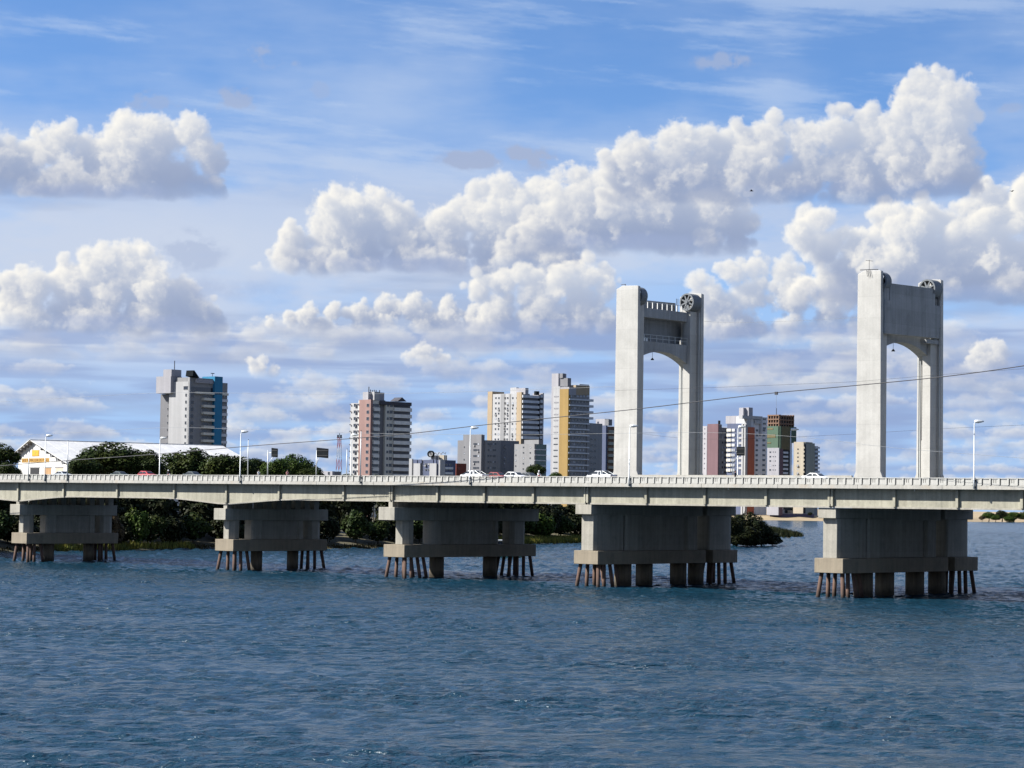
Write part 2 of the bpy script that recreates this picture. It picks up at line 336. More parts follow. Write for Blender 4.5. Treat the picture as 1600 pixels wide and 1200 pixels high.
def tube(bm,pts,rad,n=8,mi=0,caps=True):
    pts=[Vector(p) for p in pts]; rs=rad if isinstance(rad,(list,tuple)) else [rad]*len(pts)
    rings=[]
    for i,p in enumerate(pts):
        d=(pts[min(i+1,len(pts)-1)]-pts[max(i-1,0)]).normalized()
        a=d.cross(Vector((0,0,1)) if abs(d.z)<.95 else Vector((0,1,0))).normalized(); b=d.cross(a)
        rings.append([bm.verts.new(p+(a*math.cos(2*math.pi*k/n)+b*math.sin(2*math.pi*k/n))*rs[i]) for k in range(n)])
    for r0,r1 in zip(rings,rings[1:]):
        for k in range(n): 
            f=bm.faces.new((r0[k],r0[(k+1)%n],r1[(k+1)%n],r1[k])); f.material_index=mi; f.smooth=n>6
    if caps:
        bm.faces.new(rings[0][::-1]).material_index=mi; bm.faces.new(rings[-1]).material_index=mi
def mesh(bm,name,mats,fix=True):
    if fix: bmesh.ops.recalc_face_normals(bm,faces=bm.faces)
    me=bpy.data.meshes.new(name); bm.to_mesh(me); bm.free()
    for m in (mats if isinstance(mats,(list,tuple)) else [mats]): me.materials.append(m)
    return me
def obj(name,bm,mats,parent=None,loc=None,bevel=0.,fix=True):
    me=bm if isinstance(bm,bpy.types.Mesh) else mesh(bm,name,mats,fix)
    o=link(bpy.data.objects.new(name,me))
    if parent is not None: o.parent=parent
    if loc is not None: o.location=loc
    if bevel:
        b=o.modifiers.new('bevel','BEVEL'); b.width=bevel; b.segments=1; b.limit_method='ANGLE'
    return o
def tag(o,label,cat,group=None,kind=None):
    if label: o['label']=label
    if cat: o['category']=cat
    if group: o['group']=group
    if kind: o['kind']=kind
    return o
def thing(name,label,cat,loc=(0,0,0),rz=0.,group=None):
    o=link(bpy.data.objects.new(name,None)); o.location=loc; o.rotation_euler=(0,0,rz); o.empty_display_size=.5
    return tag(o,label,cat,group)
def dup(root,loc,rz,label,group=None,scale=None):
    r=root.copy(); link(r); r.location=loc; r.rotation_euler=(0,0,rz)
    if scale is not None: r.scale=scale
    if label: r['label']=label
    if group: r['group']=group
    for ch in list(root.children):
        c=ch.copy(); link(c); c.parent=r
        for g in list(ch.children):
            d=g.copy(); link(d); d.parent=c
    return r
NB=bmesh.new

# ------------------------------------------------------------------ river
def water_material():
    m=bpy.data.materials.new('river water'); m.use_nodes=True; t=m.node_tree; bs=t.nodes['Principled BSDF']
    bs.inputs['Base Color'].default_value=(.006,.029,.050,1); bs.inputs['Roughness'].default_value=.16; bs.inputs['IOR'].default_value=1.333
    g=t.nodes.new('ShaderNodeNewGeometry')
    def nz(sx_,sy_,ang,det,rough,dist=0.):
        mp=t.nodes.new('ShaderNodeMapping'); mp.vector_type='TEXTURE'; mp.inputs['Rotation'].default_value=(0,0,R(ang)); mp.inputs['Scale'].default_value=(sx_,sy_,1)
        t.links.new(g.outputs['Position'],mp.inputs[0])
        n=t.nodes.new('ShaderNodeTexNoise'); n.inputs['Scale'].default_value=1; n.inputs['Detail'].default_value=det; n.inputs['Roughness'].default_value=rough; n.inputs['Distortion'].default_value=dist
        t.links.new(mp.outputs[0],n.inputs['Vector']); return n.outputs[0]
    def op(o,a,b):
        n=t.nodes.new('ShaderNodeMath'); n.operation=o
        for i,v_ in enumerate((a,b)):
            if isinstance(v_,(int,float)): n.inputs[i].default_value=v_
            else: t.links.new(v_,n.inputs[i])
        return n.outputs[0]
    gust=nz(60,22,38,4,.6)          # patches of rougher and calmer water
    gs=t.nodes.new('ShaderNodeMapRange'); t.links.new(gust,gs.inputs[0]); gs.inputs[1].default_value=.35; gs.inputs[2].default_value=.65; gs.inputs[3].default_value=.55; gs.inputs[4].default_value=1.35
    h=op('ADD',op('MULTIPLY',nz(9.,4.,46,3,.5,.4),WAVE[0]),op('MULTIPLY',nz(2.6,1.2,36,4,.62,.3),WAVE[1]))
    h=op('ADD',h,op('MULTIPLY',nz(.55,.3,60,3,.6),WAVE[2]))
    h=op('MULTIPLY',h,gs.outputs[0])
    b=t.nodes.new('ShaderNodeBump'); b.inputs['Strength'].default_value=1; b.inputs['Distance'].default_value=1
    t.links.new(h,b.inputs['Height']); t.links.new(b.outputs[0],bs.inputs['Normal'])
    return m
WATER=water_material()
# wind waves on the near water as real relief: a wave spectrum over a block of water round the bridge, flat beyond it
CELL=.42; NX,NY=640,1060; rw=np.random.RandomState(21)
def wave_field(n,L,spread):
    k1=2*np.pi*np.fft.fftfreq(n,CELL); kx,ky=np.meshgrid(k1,k1); k=np.hypot(kx,ky); k[0,0]=1
    wd=np.array([math.cos(R(250)),math.sin(R(250))]); cs=np.abs(kx*wd[0]+ky*wd[1])/k
    A_=np.exp(-.5/(k*L)**2)/k**1.85*(cs**spread+.06)*np.exp(-(k*.16)**2); A_[0,0]=0
    h=np.real(np.fft.ifft2(np.fft.fft2(rw.normal(size=(n,n)))*A_)); return h/h.std()
h0,g0=wave_field(1024,.34,1.2),wave_field(1024,9.,.6)
vv,uu=np.mgrid[0:NY+1,0:NX+1].astype(np.float32); U_=(uu-NX/2)*CELL; rows_=np.cumsum(np.concatenate([[0],np.where(np.arange(NY)<760,1.,1.+(np.arange(NY)-760)*.0567)]))
V_=84+rows_[vv.astype(int)]*CELL; U_=U_*(1+np.maximum(0,V_-330)/420.)
jx=np.round(U_/CELL).astype(int)%1024; jy=np.round(V_/CELL).astype(int)%1024; hgt=h0[jy,jx]; gus=g0[jy,jx]
edge=np.clip(np.minimum(np.minimum(uu,NX-uu),np.minimum(vv,NY-vv))/40.,0,1)
hgt=hgt*WAVE_H*np.clip(1+.20*gus,.45,1.7)*edge*np.concatenate([np.diff(rows_),[1.]])[vv.astype(int)]**.42
fx,fy=_f.x/math.hypot(_f.x,_f.y),_f.y/math.hypot(_f.x,_f.y)
PX=EYE.x+U_*fy+V_*fx; PY=EYE.y-U_*fx+V_*fy
verts=np.stack([PX,PY,hgt],-1).reshape(-1,3)
ii=(np.arange(NY)[:,None]*(NX+1)+np.arange(NX)[None,:]).ravel(); quads=np.stack([ii,ii+1,ii+NX+2,ii+NX+1],-1)
c4=[(PX[0,0],PY[0,0]),(PX[0,-1],PY[0,-1]),(PX[-1,-1],PY[-1,-1]),(PX[-1,0],PY[-1,0])]
outer=[]
for x_,y_ in c4:                                   # far corners of the flat water
    u_=(x_-EYE.x)*fy-(y_-EYE.y)*fx; v_=(x_-EYE.x)*fx+(y_-EYE.y)*fy; u2=9000*(1 if u_>0 else -1); v2=14000 if v_>200 else -1500
    outer.append((EYE.x+u2*fy+v2*fx,EYE.y-u2*fx+v2*fy,0.))
nv=len(verts); verts=np.concatenate([verts,np.array(outer)],0); ci=[0,NX,(NY+1)*(NX+1)-1,NY*(NX+1)]
ringq=np.array([[ci[q_],nv+q_,nv+(q_+1)%4,ci[(q_+1)%4]] for q_ in range(4)]); quads=np.concatenate([quads,ringq],0)
me=bpy.data.meshes.new('river'); me.vertices.add(len(verts)); me.vertices.foreach_set('co',verts.astype(np.float32).ravel())
me.loops.add(quads.size); me.loops.foreach_set('vertex_index',quads.astype(np.int32).ravel()); me.polygons.add(len(quads)); me.polygons.foreach_set('loop_start',np.arange(0,quads.size,4,dtype=np.int32)); me.polygons.foreach_set('use_smooth',np.ones(len(quads),bool)); me.update(calc_edges=True); me.validate(); me.materials.append(WATER)
river=link(bpy.data.objects.new('river',me)); river['kind']='structure'

# ------------------------------------------------------------------ land
SH=[(-3000,-200),(-600,-225),(0,-238),(28,-242),(67,-251),(98,-260),(121,-266),(144,-262),(166,-258),(209,-265),(282,-295),(314,-305),(365,-318),(423,-334),(489,-358),(540,-378),(579,-396),(592,-410),(612,-465),(650,-520),(700,-585),(780,-660),(1100,-900),(1600,-1500),(2600,-3500)]
def shore(Y): return float(np.interp(Y,[a for a,b in SH],[b for a,b in SH]))
SOIL=mat('bank soil',(.085,.075,.045),.95,.35,.08,stain=(.05,.055,.022),fine=8.)
SAND=mat('river sand',(.30,.23,.14),.95,.2,.02,stain=(.17,.15,.07),fine=8.)
def nse(a,b): return math.sin(a*.13+1.7*math.sin(b*.07))*.5+math.sin(a*.041+b*.09)*.5
def ground_h(d): return float(np.interp(d,[-4,0,2,5,10,18,40,120,600,4000],[-1.4,-.05,.35,.8,1.6,2.8,4.2,5.,6.,8.]))
ds=[-4,-1,0,1.5,3,5,8,12,18,26,40,70,130,300,700,1500,3500]
Ys=sorted(set([-2800,-1500,-900,-600]+list(range(-400,0,25))+[y*.5 for y in range(0,1300,8)]+list(range(650,1100,25))+[1200,1400,1600,1900,2300,2600]))
bm=NB(); rows=[]
for Y in Ys:
    r=[]
    for d in ds:
        h=ground_h(d); dd=d+(nse(Y*3,0)*1.6+nse(Y*11,4)*.6)*(1 if 0<=d<30 else .3)
        if d>0: h+=.25*min(1,d/10)*nse(Y*2.,d)
        r.append(bm.verts.new((shore(Y)-dd,Y,h)))
    rows.append(r)
for a,b in zip(rows,rows[1:]):
    for i in range(len(ds)-1): bm.faces.new((a[i],b[i],b[i+1],a[i+1])).smooth=True
o=obj('riverbank',bm,SOIL); o['kind']='structure'
# far side of the river, two kilometres and more away
bm=NB(); rows=[]
for px in range(850,3000,20):
    Dn=float(np.interp(px,[850,1205,1290,1540,1700,3000],[2300,2360,2330,2720,2900,3600]))+25*nse(px,0)
    r=[]
    for d,h in ((-15,-1.2),(0,.0),(12,.7),(30,2.0),(60,4.2),(160,5.),(800,6.),(6000,9.)):
        p=at_d(px,800,Dn+d); r.append(bm.verts.new((p.x,p.y,h)))
    rows.append(r)
for a,b in zip(rows,rows[1:]):
    for i in range(7): bm.faces.new((a[i],b[i],b[i+1],a[i+1])).smooth=True
o=obj('far_riverbank',bm,SAND); o['kind']='structure'
# ------------------------------------------------------------------ bridge piers
BR='concrete piers standing in the river under the bridge'
def pier(cx,label,foot,cols,caps,shafts,L,capx,bear=False):
    t=thing('bridge_pier',label,'bridge pier',(cx,0,0),0,BR)
    for y0,y1,ox in foot:
        bm=NB(); box(bm,-2.42+ox,2.42-ox,y0,y1,3.46,5.55); obj('footing',bm,FOOT,t,bevel=.06)
    for poly,z1 in cols:
        bm=NB(); prism(bm,poly,5.55,z1); obj('column' if len(poly)>4 else 'column_wall',bm,PCOL,t,bevel=.05)
    for y0,y1,z0,z1,hx in caps:
        bm=NB(); box(bm,-hx,hx,y0,y1,z0,z1); obj('pier_cap',bm,PCOL,t,bevel=.05)
    for y,rad in shafts:
        bm=NB(); tube(bm,[(0,y,-2.5),(0,y,3.46)],rad,20); obj('shaft',bm,SHAFT,t)
    rnd=random.Random(int(cx*7)+3)
    for end,sgn in ((.9,1),(L-.9,-1)):
        for row in range(4):
            for sx_ in (-1,1):
                if L<25 and row==3: continue
                y=end+sgn*row*1.55; x=sx_*(1.75-.12*row)
                rk=(.42 if row==0 else .42*(1-row)*.9)
                tx=x+sx_*(.10 if row%2 else .34); ty=y-sgn*rk+rnd.uniform(-.1,.1)
                bm=NB(); tube(bm,[(tx+(tx-x)*.55,ty+(ty-y)*.55,-2.),(tx,ty,0),(x,y,3.46)],.30,12); obj('pile',bm,RUST,t)
    if bear:
        for k in range(10):
            y=.2+k*2.35
            bm=NB(); box(bm,-.55,.55,y,y+1.25,caps[0][3],12.75); obj('bearing_pedestal',bm,PCOL,t)
    return t
def oct_(y0,y1,f,b,ch0,ch1):   # column plan: narrow front at y0, full width between, narrow back at y1
    return [(-f,y0),(f,y0),(b,y0+ch0),(b,y1-ch1),(f,y1),(-f,y1),(-b,y1-ch1),(-b,y0+ch0)]
def rnd_(y0,y1,hx):
    cy=(y0+y1)/2; ry=(y1-y0)/2
    return [(hx*math.sin(a),cy-ry*math.cos(a)) for a in [2*math.pi*k/24 for k in range(24)]]
def rect(y0,y1,hx): return [(-hx,y0),(hx,y0),(hx,y1),(-hx,y1)]
narrow=lambda L:[(oct_(.4,2.9,.68,1.2,1.0,.6),9.05),(rect(5.7,L-5.0,.95),9.05),(oct_(5.6,8.2,.9,1.2,.4,.4),9.05),(oct_(L-6.4,L-4.8,.9,1.2,.3,.3),9.05),(oct_(L-3.4,L-.3,.68,1.2,.6,1.0),9.05)]
pier(-184.75,'narrow concrete pier farthest left, with light gaps showing above its cap',[(0,22.5,0)],narrow(22.5),[(-1.15,22.8,9.0,11.04,1.56)],[(7.2,1.05),(17.,1.05)],22.5,1.55,True)
pier(-125.78,'narrow concrete pier second from left, in front of dark riverside bushes',[(0,23.1,0)],narrow(23.1),[(-1.2,24.0,8.95,10.99,1.56)],[(7.8,1.05),(16.7,1.05)],23.1,1.55,True)
pier(-84.05,'middle pier, with an open gap before its far column and a pale squared cap end',[(0,33.3,0)],
     [(oct_(1.15,3.7,.78,1.35,1.0,.5),9.6),(rnd_(7.5,11.,1.5),9.6),(rect(10.,24.8,.85),9.6),(oct_(23.6,24.9,.9,1.2,.3,.3),9.6),(oct_(27.9,32.,.78,1.35,.8,.9),9.6)],
     [(-1.9,34.6,9.56,11.72,1.85)],[(10.4,1.25),(23.9,1.25)],33.3,1.85,True)
wide=lambda:[(oct_(.3,7.6,1.17,1.35,.75,.1),11.2),(oct_(8.05,12.5,1.2,1.5,.3,.3),11.2),(rect(12.4,25.,.85),11.2),(oct_(24.,27.,1.,1.35,.3,.3),11.2),(oct_(29.9,36.2,1.17,1.35,.3,.75),11.2)]
pier(-43.02,'wide pier under the lift tower with the spoked wheel in plain view',[(0,27.7,0),(29.6,36.4,0)],wide(),[(-.75,7.8,11.12,12.64,1.6),(8.0,28.,11.0,12.79,1.45),(29.,37.,11.12,12.85,1.6)],[(9.2,1.35),(14.6,1.35),(23.5,1.35),(28.2,1.3)],36.4,1.6)
pier(1.4,'wide pier farthest right, under the lift tower holding the big counterweight',[(0,28.5,0),(30.4,37.2,0)],wide(),[(-.5,7.8,11.2,12.675,1.5),(8.0,28.,11.0,12.79,1.4),(29.,37.3,11.2,12.87,1.5)],[(9.,1.4),(14.7,1.4),(23.,1.4),(29.3,1.35)],37.2,1.5)

for X_,l_ in ((46.5,'wide pier one span right of the counterweight tower, outside the picture'),(91.,'wide pier two spans right of the counterweight tower, outside the picture')):
    pier(X_,l_,[(0,28.5,0),(30.4,37.2,0)],wide(),[(-.5,7.8,11.2,12.67,1.5),(8.0,28.,11.0,12.78,1.4),(29.,37.3,11.2,12.87,1.5)],[(9.,1.4),(14.7,1.4),(23.,1.4),(29.3,1.35)],37.2,1.5)
# ------------------------------------------------------------------ bridge deck and girders
bridge=thing('road_bridge','long grey concrete road bridge with pale railing crossing the river','bridge',(0,0,0)); bridge.rotation_euler=(0,-.0008,0)
XL,XR=-330.,140.
bm=NB(); box(bm,XL,XR,-1.72,9.0,15.45,16.1); obj('deck_slab',bm,GIRD,bridge)
bm=NB(); box(bm,XL,XR,.2,8.4,16.104,16.24); obj('road_surface',bm,ASPH,bridge)
bm=NB(); box(bm,XL,XR,9.2,24.5,15.3,16.1); box(bm,-108,XR,24.51,27.9,15.3,16.1); obj('deck_slab',bm,GIRD,bridge)
bm=NB(); box(bm,-103,XR,28.2,38.4,15.45,16.1); obj('deck_slab',bm,GIRD,bridge)
# kerb beam in cast lengths
x=XL
while x<XR:
    bm=NB(); box(bm,x+.012,min(x+13.5,XR)-.012,-2.1,-1.725,15.385,15.97); obj('kerb_beam',bm,KERB,bridge,bevel=.03); x+=13.5
# railing: posts, top rail and recessed panels, one panel per two bays
P=1.35
post=NB(); box(post,-.11,.11,-2.17,-1.80,15.97,16.86); post=mesh(post,'rail_post',RAIL)
pan=NB()
box(pan,.11,2*P-.11,-1.88,-1.80,15.97,16.80)                       # back plate of the recess
box(pan,.27,P-.113,-2.10,-1.88,15.97,16.26); box(pan,.27,P-.113,-2.07,-1.88,16.263,16.70)
q=P
box(pan,q+.27,q+P-.113,-2.10,-1.88,15.97,16.26)
for a,b in ((.27,.47),(.57,.80),(.88,1.237)): box(pan,q+a,q+b,-2.07,-1.88,16.263,16.74)
pan=mesh(pan,'rail_panel',RAIL)
k=0; x=-216.
while x<40:
    obj('rail_post',post,RAIL,bridge,(x,0,0)); obj('rail_post',post,RAIL,bridge,(x+P,0,0)); obj('rail_panel',pan,RAIL,bridge,(x,0,0))
    x+=2*P; k+=1
x=-216.
while x<40:
    bm=NB(); box(bm,x+.01,x+P*8-.01,-2.2,-1.78,16.86,16.965); obj('top_rail',bm,RAIL,bridge,bevel=.02); x+=P*8
bm=NB(); box(bm,XL,-216.1,-2.15,-1.8,15.97,16.96); box(bm,x+.05,XR,-2.15,-1.8,15.97,16.96); obj('rail_wall',bm,RAIL,bridge)
bm=NB(); box(bm,XL,XR,8.45,8.75,16.24,17.0); box(bm,-103,XR,38.0,38.3,16.1,17.0); box(bm,XL,-103.1,24.2,24.45,16.1,17.0); obj('far_railing',bm,RAIL,bridge)
# edge of the old lift span, between the towers
bm=NB(); box(bm,-40.6,-.9,9.25,9.6,17.0,17.42); box(bm,-40.6,-.9,9.32,9.55,16.1,17.0,1); obj('lift_span_edge',bm,[KERB,SIGNB],bridge)  # lower box is near-black: painted shadow under the pale strip
# outer girders with a lower lip and web stiffeners
FB=12.69
def gbot(X):
    pts=[(-330,FB),(-205,FB-.05),(-198,FB-.25),(-184.4,FB-1.0),(-173,FB-.18),(-168,FB),(-141,FB),(-137,FB-.12),(-124.6,FB-1.0),(-112.5,FB-.14),(-108,FB),(145,FB)]
    return float(np.interp(X,[a for a,b in pts],[b for a,b in pts]))
RIBS=[-260,-245,-229,-213.5,-199.,-184.3,-170.3,-154.5,-138.5,-124.5,-111.,-95.2,-84.05,-73.65,-63.4,-53.1,-42.35,-30.75,-19.8,-8.85,2.25,12.7,22.6,32.4,46.8,57.5,68,79,91,102,113,124,135]
JOINTS=(-84.05,-42.35,2.25,46.8)
segs=[(-330,-84.05),(-84.05,-42.35),(-42.35,2.25),(2.25,46.8),(46.8,140)]
for a,b in segs:
    a2=a+(.10 if a in JOINTS else 0); b2=b-(.10 if b in JOINTS else 0)
    n=max(2,int((b2-a2)/3)); xs=[a2+(b2-a2)*i/n for i in range(n+1)]
    bm=NB(); extrude_xz(bm,[(x_,gbot(x_)+.24) for x_ in xs]+[(b2,15.45),(a2,15.45)],-.6,-.15)
    g=obj('girder',bm,GIRD,bridge)
    bm=NB(); extrude_xz(bm,[(x_,gbot(x_)) for x_ in xs]+[(x_,gbot(x_)+.24) for x_ in xs[::-1]],-.74,.15); obj('bottom_lip',bm,PCOL,g)
    for rx in RIBS:
        if a<=rx<=b:
            if rx in JOINTS:
                for s_ in ((1,) if rx==a else (-1,)):
                    bm=NB(); box(bm,rx+s_*.10,rx+s_*.42,-1.0,-.6,gbot(rx)+.25,15.38); obj('stiffener',bm,GIRD,g)
                    bm=NB(); box(bm,rx+s_*.02,rx+s_*.10,-.95,-.6,gbot(rx)+.5,14.2+.4*s_); obj('joint_edge',bm,PCOL,g)
            else:
                bm=NB(); box(bm,rx-.20,rx+.20,-.98,-.6,gbot(rx)+.25,15.38); obj('stiffener',bm,GIRD,g)
    # diaphragm stub down on the pier cap
for X0,zb in ((-184.5,11.04),(-124.9,10.99),(-84.3,11.72)):
    bm=NB(); box(bm,X0-.45,X0+.45,-.7,.2,zb,gbot(X0)-.003); obj('bearing',bm,PCOL,bridge)
bm=NB()
for y in (2.4,5.2,7.9): box(bm,XL,XR,y-.2,y+.2,12.9,15.449)
for y in (10.2,13.5,17.,20.,23.): box(bm,XL,XR,y-.2,y+.2,12.8,15.299)
for y in (26.4,): box(bm,-108,XR,y-.2,y+.2,12.8,15.299)
for y in (29,31.5,34,36.6): box(bm,-103,XR,y-.2,y+.2,12.9,15.449)
obj('inner_girder',bm,GIRD,bridge)
# water drain spouts under the kerb
for X0 in (-60.3,-15.2,16.2): 
    bm=NB(); tube(bm,[(X0,-1.3,15.45),(X0,-1.3,15.1)],.06,8); obj('drain_spout',bm,WHITEP,bridge)

# ------------------------------------------------------------------ lift towers
def tower(cx,hw,label,cw_side):
    t=thing('lift_tower',label,'bridge tower',(cx,18.3,15.9),0,'lift towers of the bridge')
    OFF=(0,-18.3,-15.9)
    def ob(n,bm,m,par=t,**k): return obj(n,bm,m,par,OFF if par is t else None,**k)
    for name,y0,y1,s_ in (('leg',9.7,10.3,1),('leg',26.3,27.0,-1)):
        bm=NB()
        ztop=47.15; b=hw+.10
        extrude_xz(bm,[(-b-.50,15.95),(b+.50,15.95),(b+.50,16.9),(b+.02,18.0),(hw,47.0),(hw-.15,ztop),(-hw+1.2,ztop+.12),(-hw,46.75),(-b-.02,18.0),(-b-.50,16.9)],y0,y1)
        leg=ob('leg',bm,CONC,bevel=.05)
        ys=(10.3,12.25) if s_>0 else (24.35,26.3)
        bm=NB(); box(bm,.05,1.45,ys[0],ys[1],15.95,44.15); box(bm,-.15,1.65,ys[0]+(0 if s_>0 else -.5),ys[1]+(.5 if s_>0 else 0),15.9,17.1); st=obj('guide_stem',bm,CONC,leg,bevel=.04)
        # guide rails and cables on the inner face
        bm=NB()
        yy_=10.3 if s_>0 else 26.3
        for xx_ in (-1.75,-1.45,-.55,1.9): tube(bm,[(xx_,yy_+.09*s_,17.),(xx_,yy_+.09*s_,44.)],.055,6)
        obj('guide_rail',bm,GALV,leg)
        bm=NB(); 
        for xx_ in (-1.1,-.75): tube(bm,[(xx_,yy_+.2*s_,23.),(xx_+.1,yy_+.25*s_,33),(xx_,yy_+.2*s_,42.)],.045,6)
        for i in range(40): tube(bm,[(-1.1,yy_+.2*s_,23.2+i*.45),(-.75,yy_+.2*s_,23.2+i*.45)],.03,4)
        obj('ladder',bm,CABLE,leg)
    ysN=[10.3+(26.3-10.3)*i/24 for i in range(25)]
    arch=lambda y: 37.2-.036*(y-17.7)**2-(1.2*max(0,(abs(y-18.3)-6.2)/1.8)**2)
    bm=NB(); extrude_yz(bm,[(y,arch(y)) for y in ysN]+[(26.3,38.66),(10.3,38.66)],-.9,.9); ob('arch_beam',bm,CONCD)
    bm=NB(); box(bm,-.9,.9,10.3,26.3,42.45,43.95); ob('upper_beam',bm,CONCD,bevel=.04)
    # maintenance rail along the upper beam
    bm=NB(); xr=-cw_side*.82
    tube(bm,[(xr,10.4,44.95),(xr,26.2,44.95)],.035,6)
    for i in range(10): box(bm,xr-.06,xr+.06,12.6+i*1.27,12.72+i*1.27,43.95,44.98)
    ob('maintenance_railing',bm,WHITEP)
    bm=NB(); xr=-cw_side*.85
    tube(bm,[(xr,10.4,39.75),(xr,26.2,39.75)],.03,6); tube(bm,[(xr,10.4,39.2),(xr,26.2,39.2)],.03,6)
    for i in range(9): box(bm,xr-.03,xr+.03,11.5+i*1.6,11.56+i*1.6,38.66,39.78)
    for y in (12.4,12.9,13.5): box(bm,xr-.2,xr+.1,y,y+.32,38.66,39.15)
    ob('walkway_railing',bm,GALV)
    # sheaves: rim, hub and spokes
    for y0,W_ in ((10.4,1.35),(23.75,2.15)):
        bm=NB(); cxs,cz=1.1,45.62; ro,ri=1.42,1.18; n=40
        for z_ in range(n):
            a0,a1=2*math.pi*z_/n,2*math.pi*(z_+1)/n
            q=[]
            for a in (a0,a1):
                for r_,y_ in ((ro,y0),(ro,y0+W_),(ri,y0+W_),(ri,y0)): q.append(bm.verts.new((cxs+r_*math.cos(a),y_,cz+r_*math.sin(a))))
            for i in range(4): bm.faces.new((q[i],q[(i+1)%4],q[4+(i+1)%4],q[4+i]))
        bmesh.ops.remove_doubles(bm,verts=bm.verts[:],dist=1e-4)
        wh=ob('sheave_wheel',bm,STEELW)
        bm=NB()
        for y_ in (y0+.05,y0+W_-.2):
            for k_ in range(8):
                a=math.pi/8+k_*math.pi/4; c_,s2=math.cos(a),math.sin(a)
                vs=[]
                for yy_ in (y_,y_+.14):
                    for r_,wd in ((.16,.16),(1.2,.085)):
                        for sg in (-1,1): vs.append(bm.verts.new((cxs+r_*c_-sg*wd*s2,yy_,cz+r_*s2+sg*wd*c_)))
                for f in ((0,1,3,2),(4,6,7,5),(0,2,6,4),(1,5,7,3),(2,3,7,6),(0,4,5,1)): bm.faces.new([vs[i] for i in f])
        obj('spoke',bm,STEELW,wh)
        bm=NB(); tube(bm,[(cxs,y0-.15,cz),(cxs,y0+W_+.15,cz)],.28,16); obj('hub',bm,STEELW,wh)
        bm=NB()
        for y_ in (y0+.1,y0+W_-.5): box(bm,cxs-.28,cxs+.28,y_,y_+.4,44.15,45.4)
        obj('sheave_bearing',bm,STEELW,wh)
    # counterweight on the outer side
    s=cw_side; x0,x1=sorted((s*1.5,s*2.25))
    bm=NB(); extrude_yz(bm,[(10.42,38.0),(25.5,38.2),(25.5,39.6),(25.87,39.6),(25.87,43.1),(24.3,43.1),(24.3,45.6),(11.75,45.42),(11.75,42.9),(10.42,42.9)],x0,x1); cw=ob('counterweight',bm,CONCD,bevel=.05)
    bm=NB(); box(bm,x0+.15,x1-.12,10.42,11.74,42.92,45.2); obj('guide_block',bm,CONCD,cw)
    bm=NB()
    for y_ in (10.9,11.3,25.,25.4): tube(bm,[(s*1.9,y_,45.0 if y_<12 else 43.1),(s*1.9,y_,46.4)],.05,6)
    obj('hoist_rope',bm,CABLE,cw)
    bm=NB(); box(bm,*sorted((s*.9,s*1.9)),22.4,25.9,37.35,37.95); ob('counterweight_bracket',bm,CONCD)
    return t
tower(-43.25,2.2,'left pale concrete lift tower with open top beam and spoked wheel',-1)
tower(1.6,2.0,'right pale concrete lift tower with a dark slab counterweight between its legs',1)
# lamps hung under the arches, aerial on the right tower, stub on the left one
for cx,lab in ((-43.25,'small dark lamp hanging on a rod under the arch of the left tower'),(1.6,'small dark lamp hanging on a rod under the arch of the right tower')):
    t=thing('hanging_lamp',lab,'lamp',(cx-.2,16.6,36.9),0,'lamps hung under the tower arches')
    bm=NB(); tube(bm,[(0,0,.25),(0,0,-.75)],.03,6); obj('rod',bm,CABLE,t)
    bm=NB(); tube(bm,[(0,0,-.70),(0,0,-.8),(0,0,-1.05)],[.06,.14,.32],12); obj('lamp_shade',bm,SIGNB,t)
t=thing('aerial','thin black television aerial on a short mast on the right tower top','aerial',(1.4,9.95,47.25))
bm=NB(); tube(bm,[(0,0,-.05),(0,0,1.55)],.035,6); obj('mast',bm,CABLE,t)
bm=NB(); tube(bm,[(-.6,0,1.5),(.6,.1,1.35)],.035,6); obj('short_boom',bm,CABLE,t)
bm=NB(); tube(bm,[(-1.35,-.3,.12),(1.35,.3,.12)],.06,6)
for x_ in (-.25,.05,.35): tube(bm,[(x_,-.35,.1),(x_+.25,-.45,-.95)],.03,5)
obj('long_boom',bm,CABLE,t)
t=thing('aerial','short bent rod on the left tower top','aerial',(-43.9,9.95,47.2))
bm=NB(); tube(bm,[(-.8,0,.25),(.1,0,.3),(.4,-.2,-.4)],.05,6); tube(bm,[(.0,0,-.1),(0,0,.3)],.04,6); obj('mast',bm,CABLE,t)
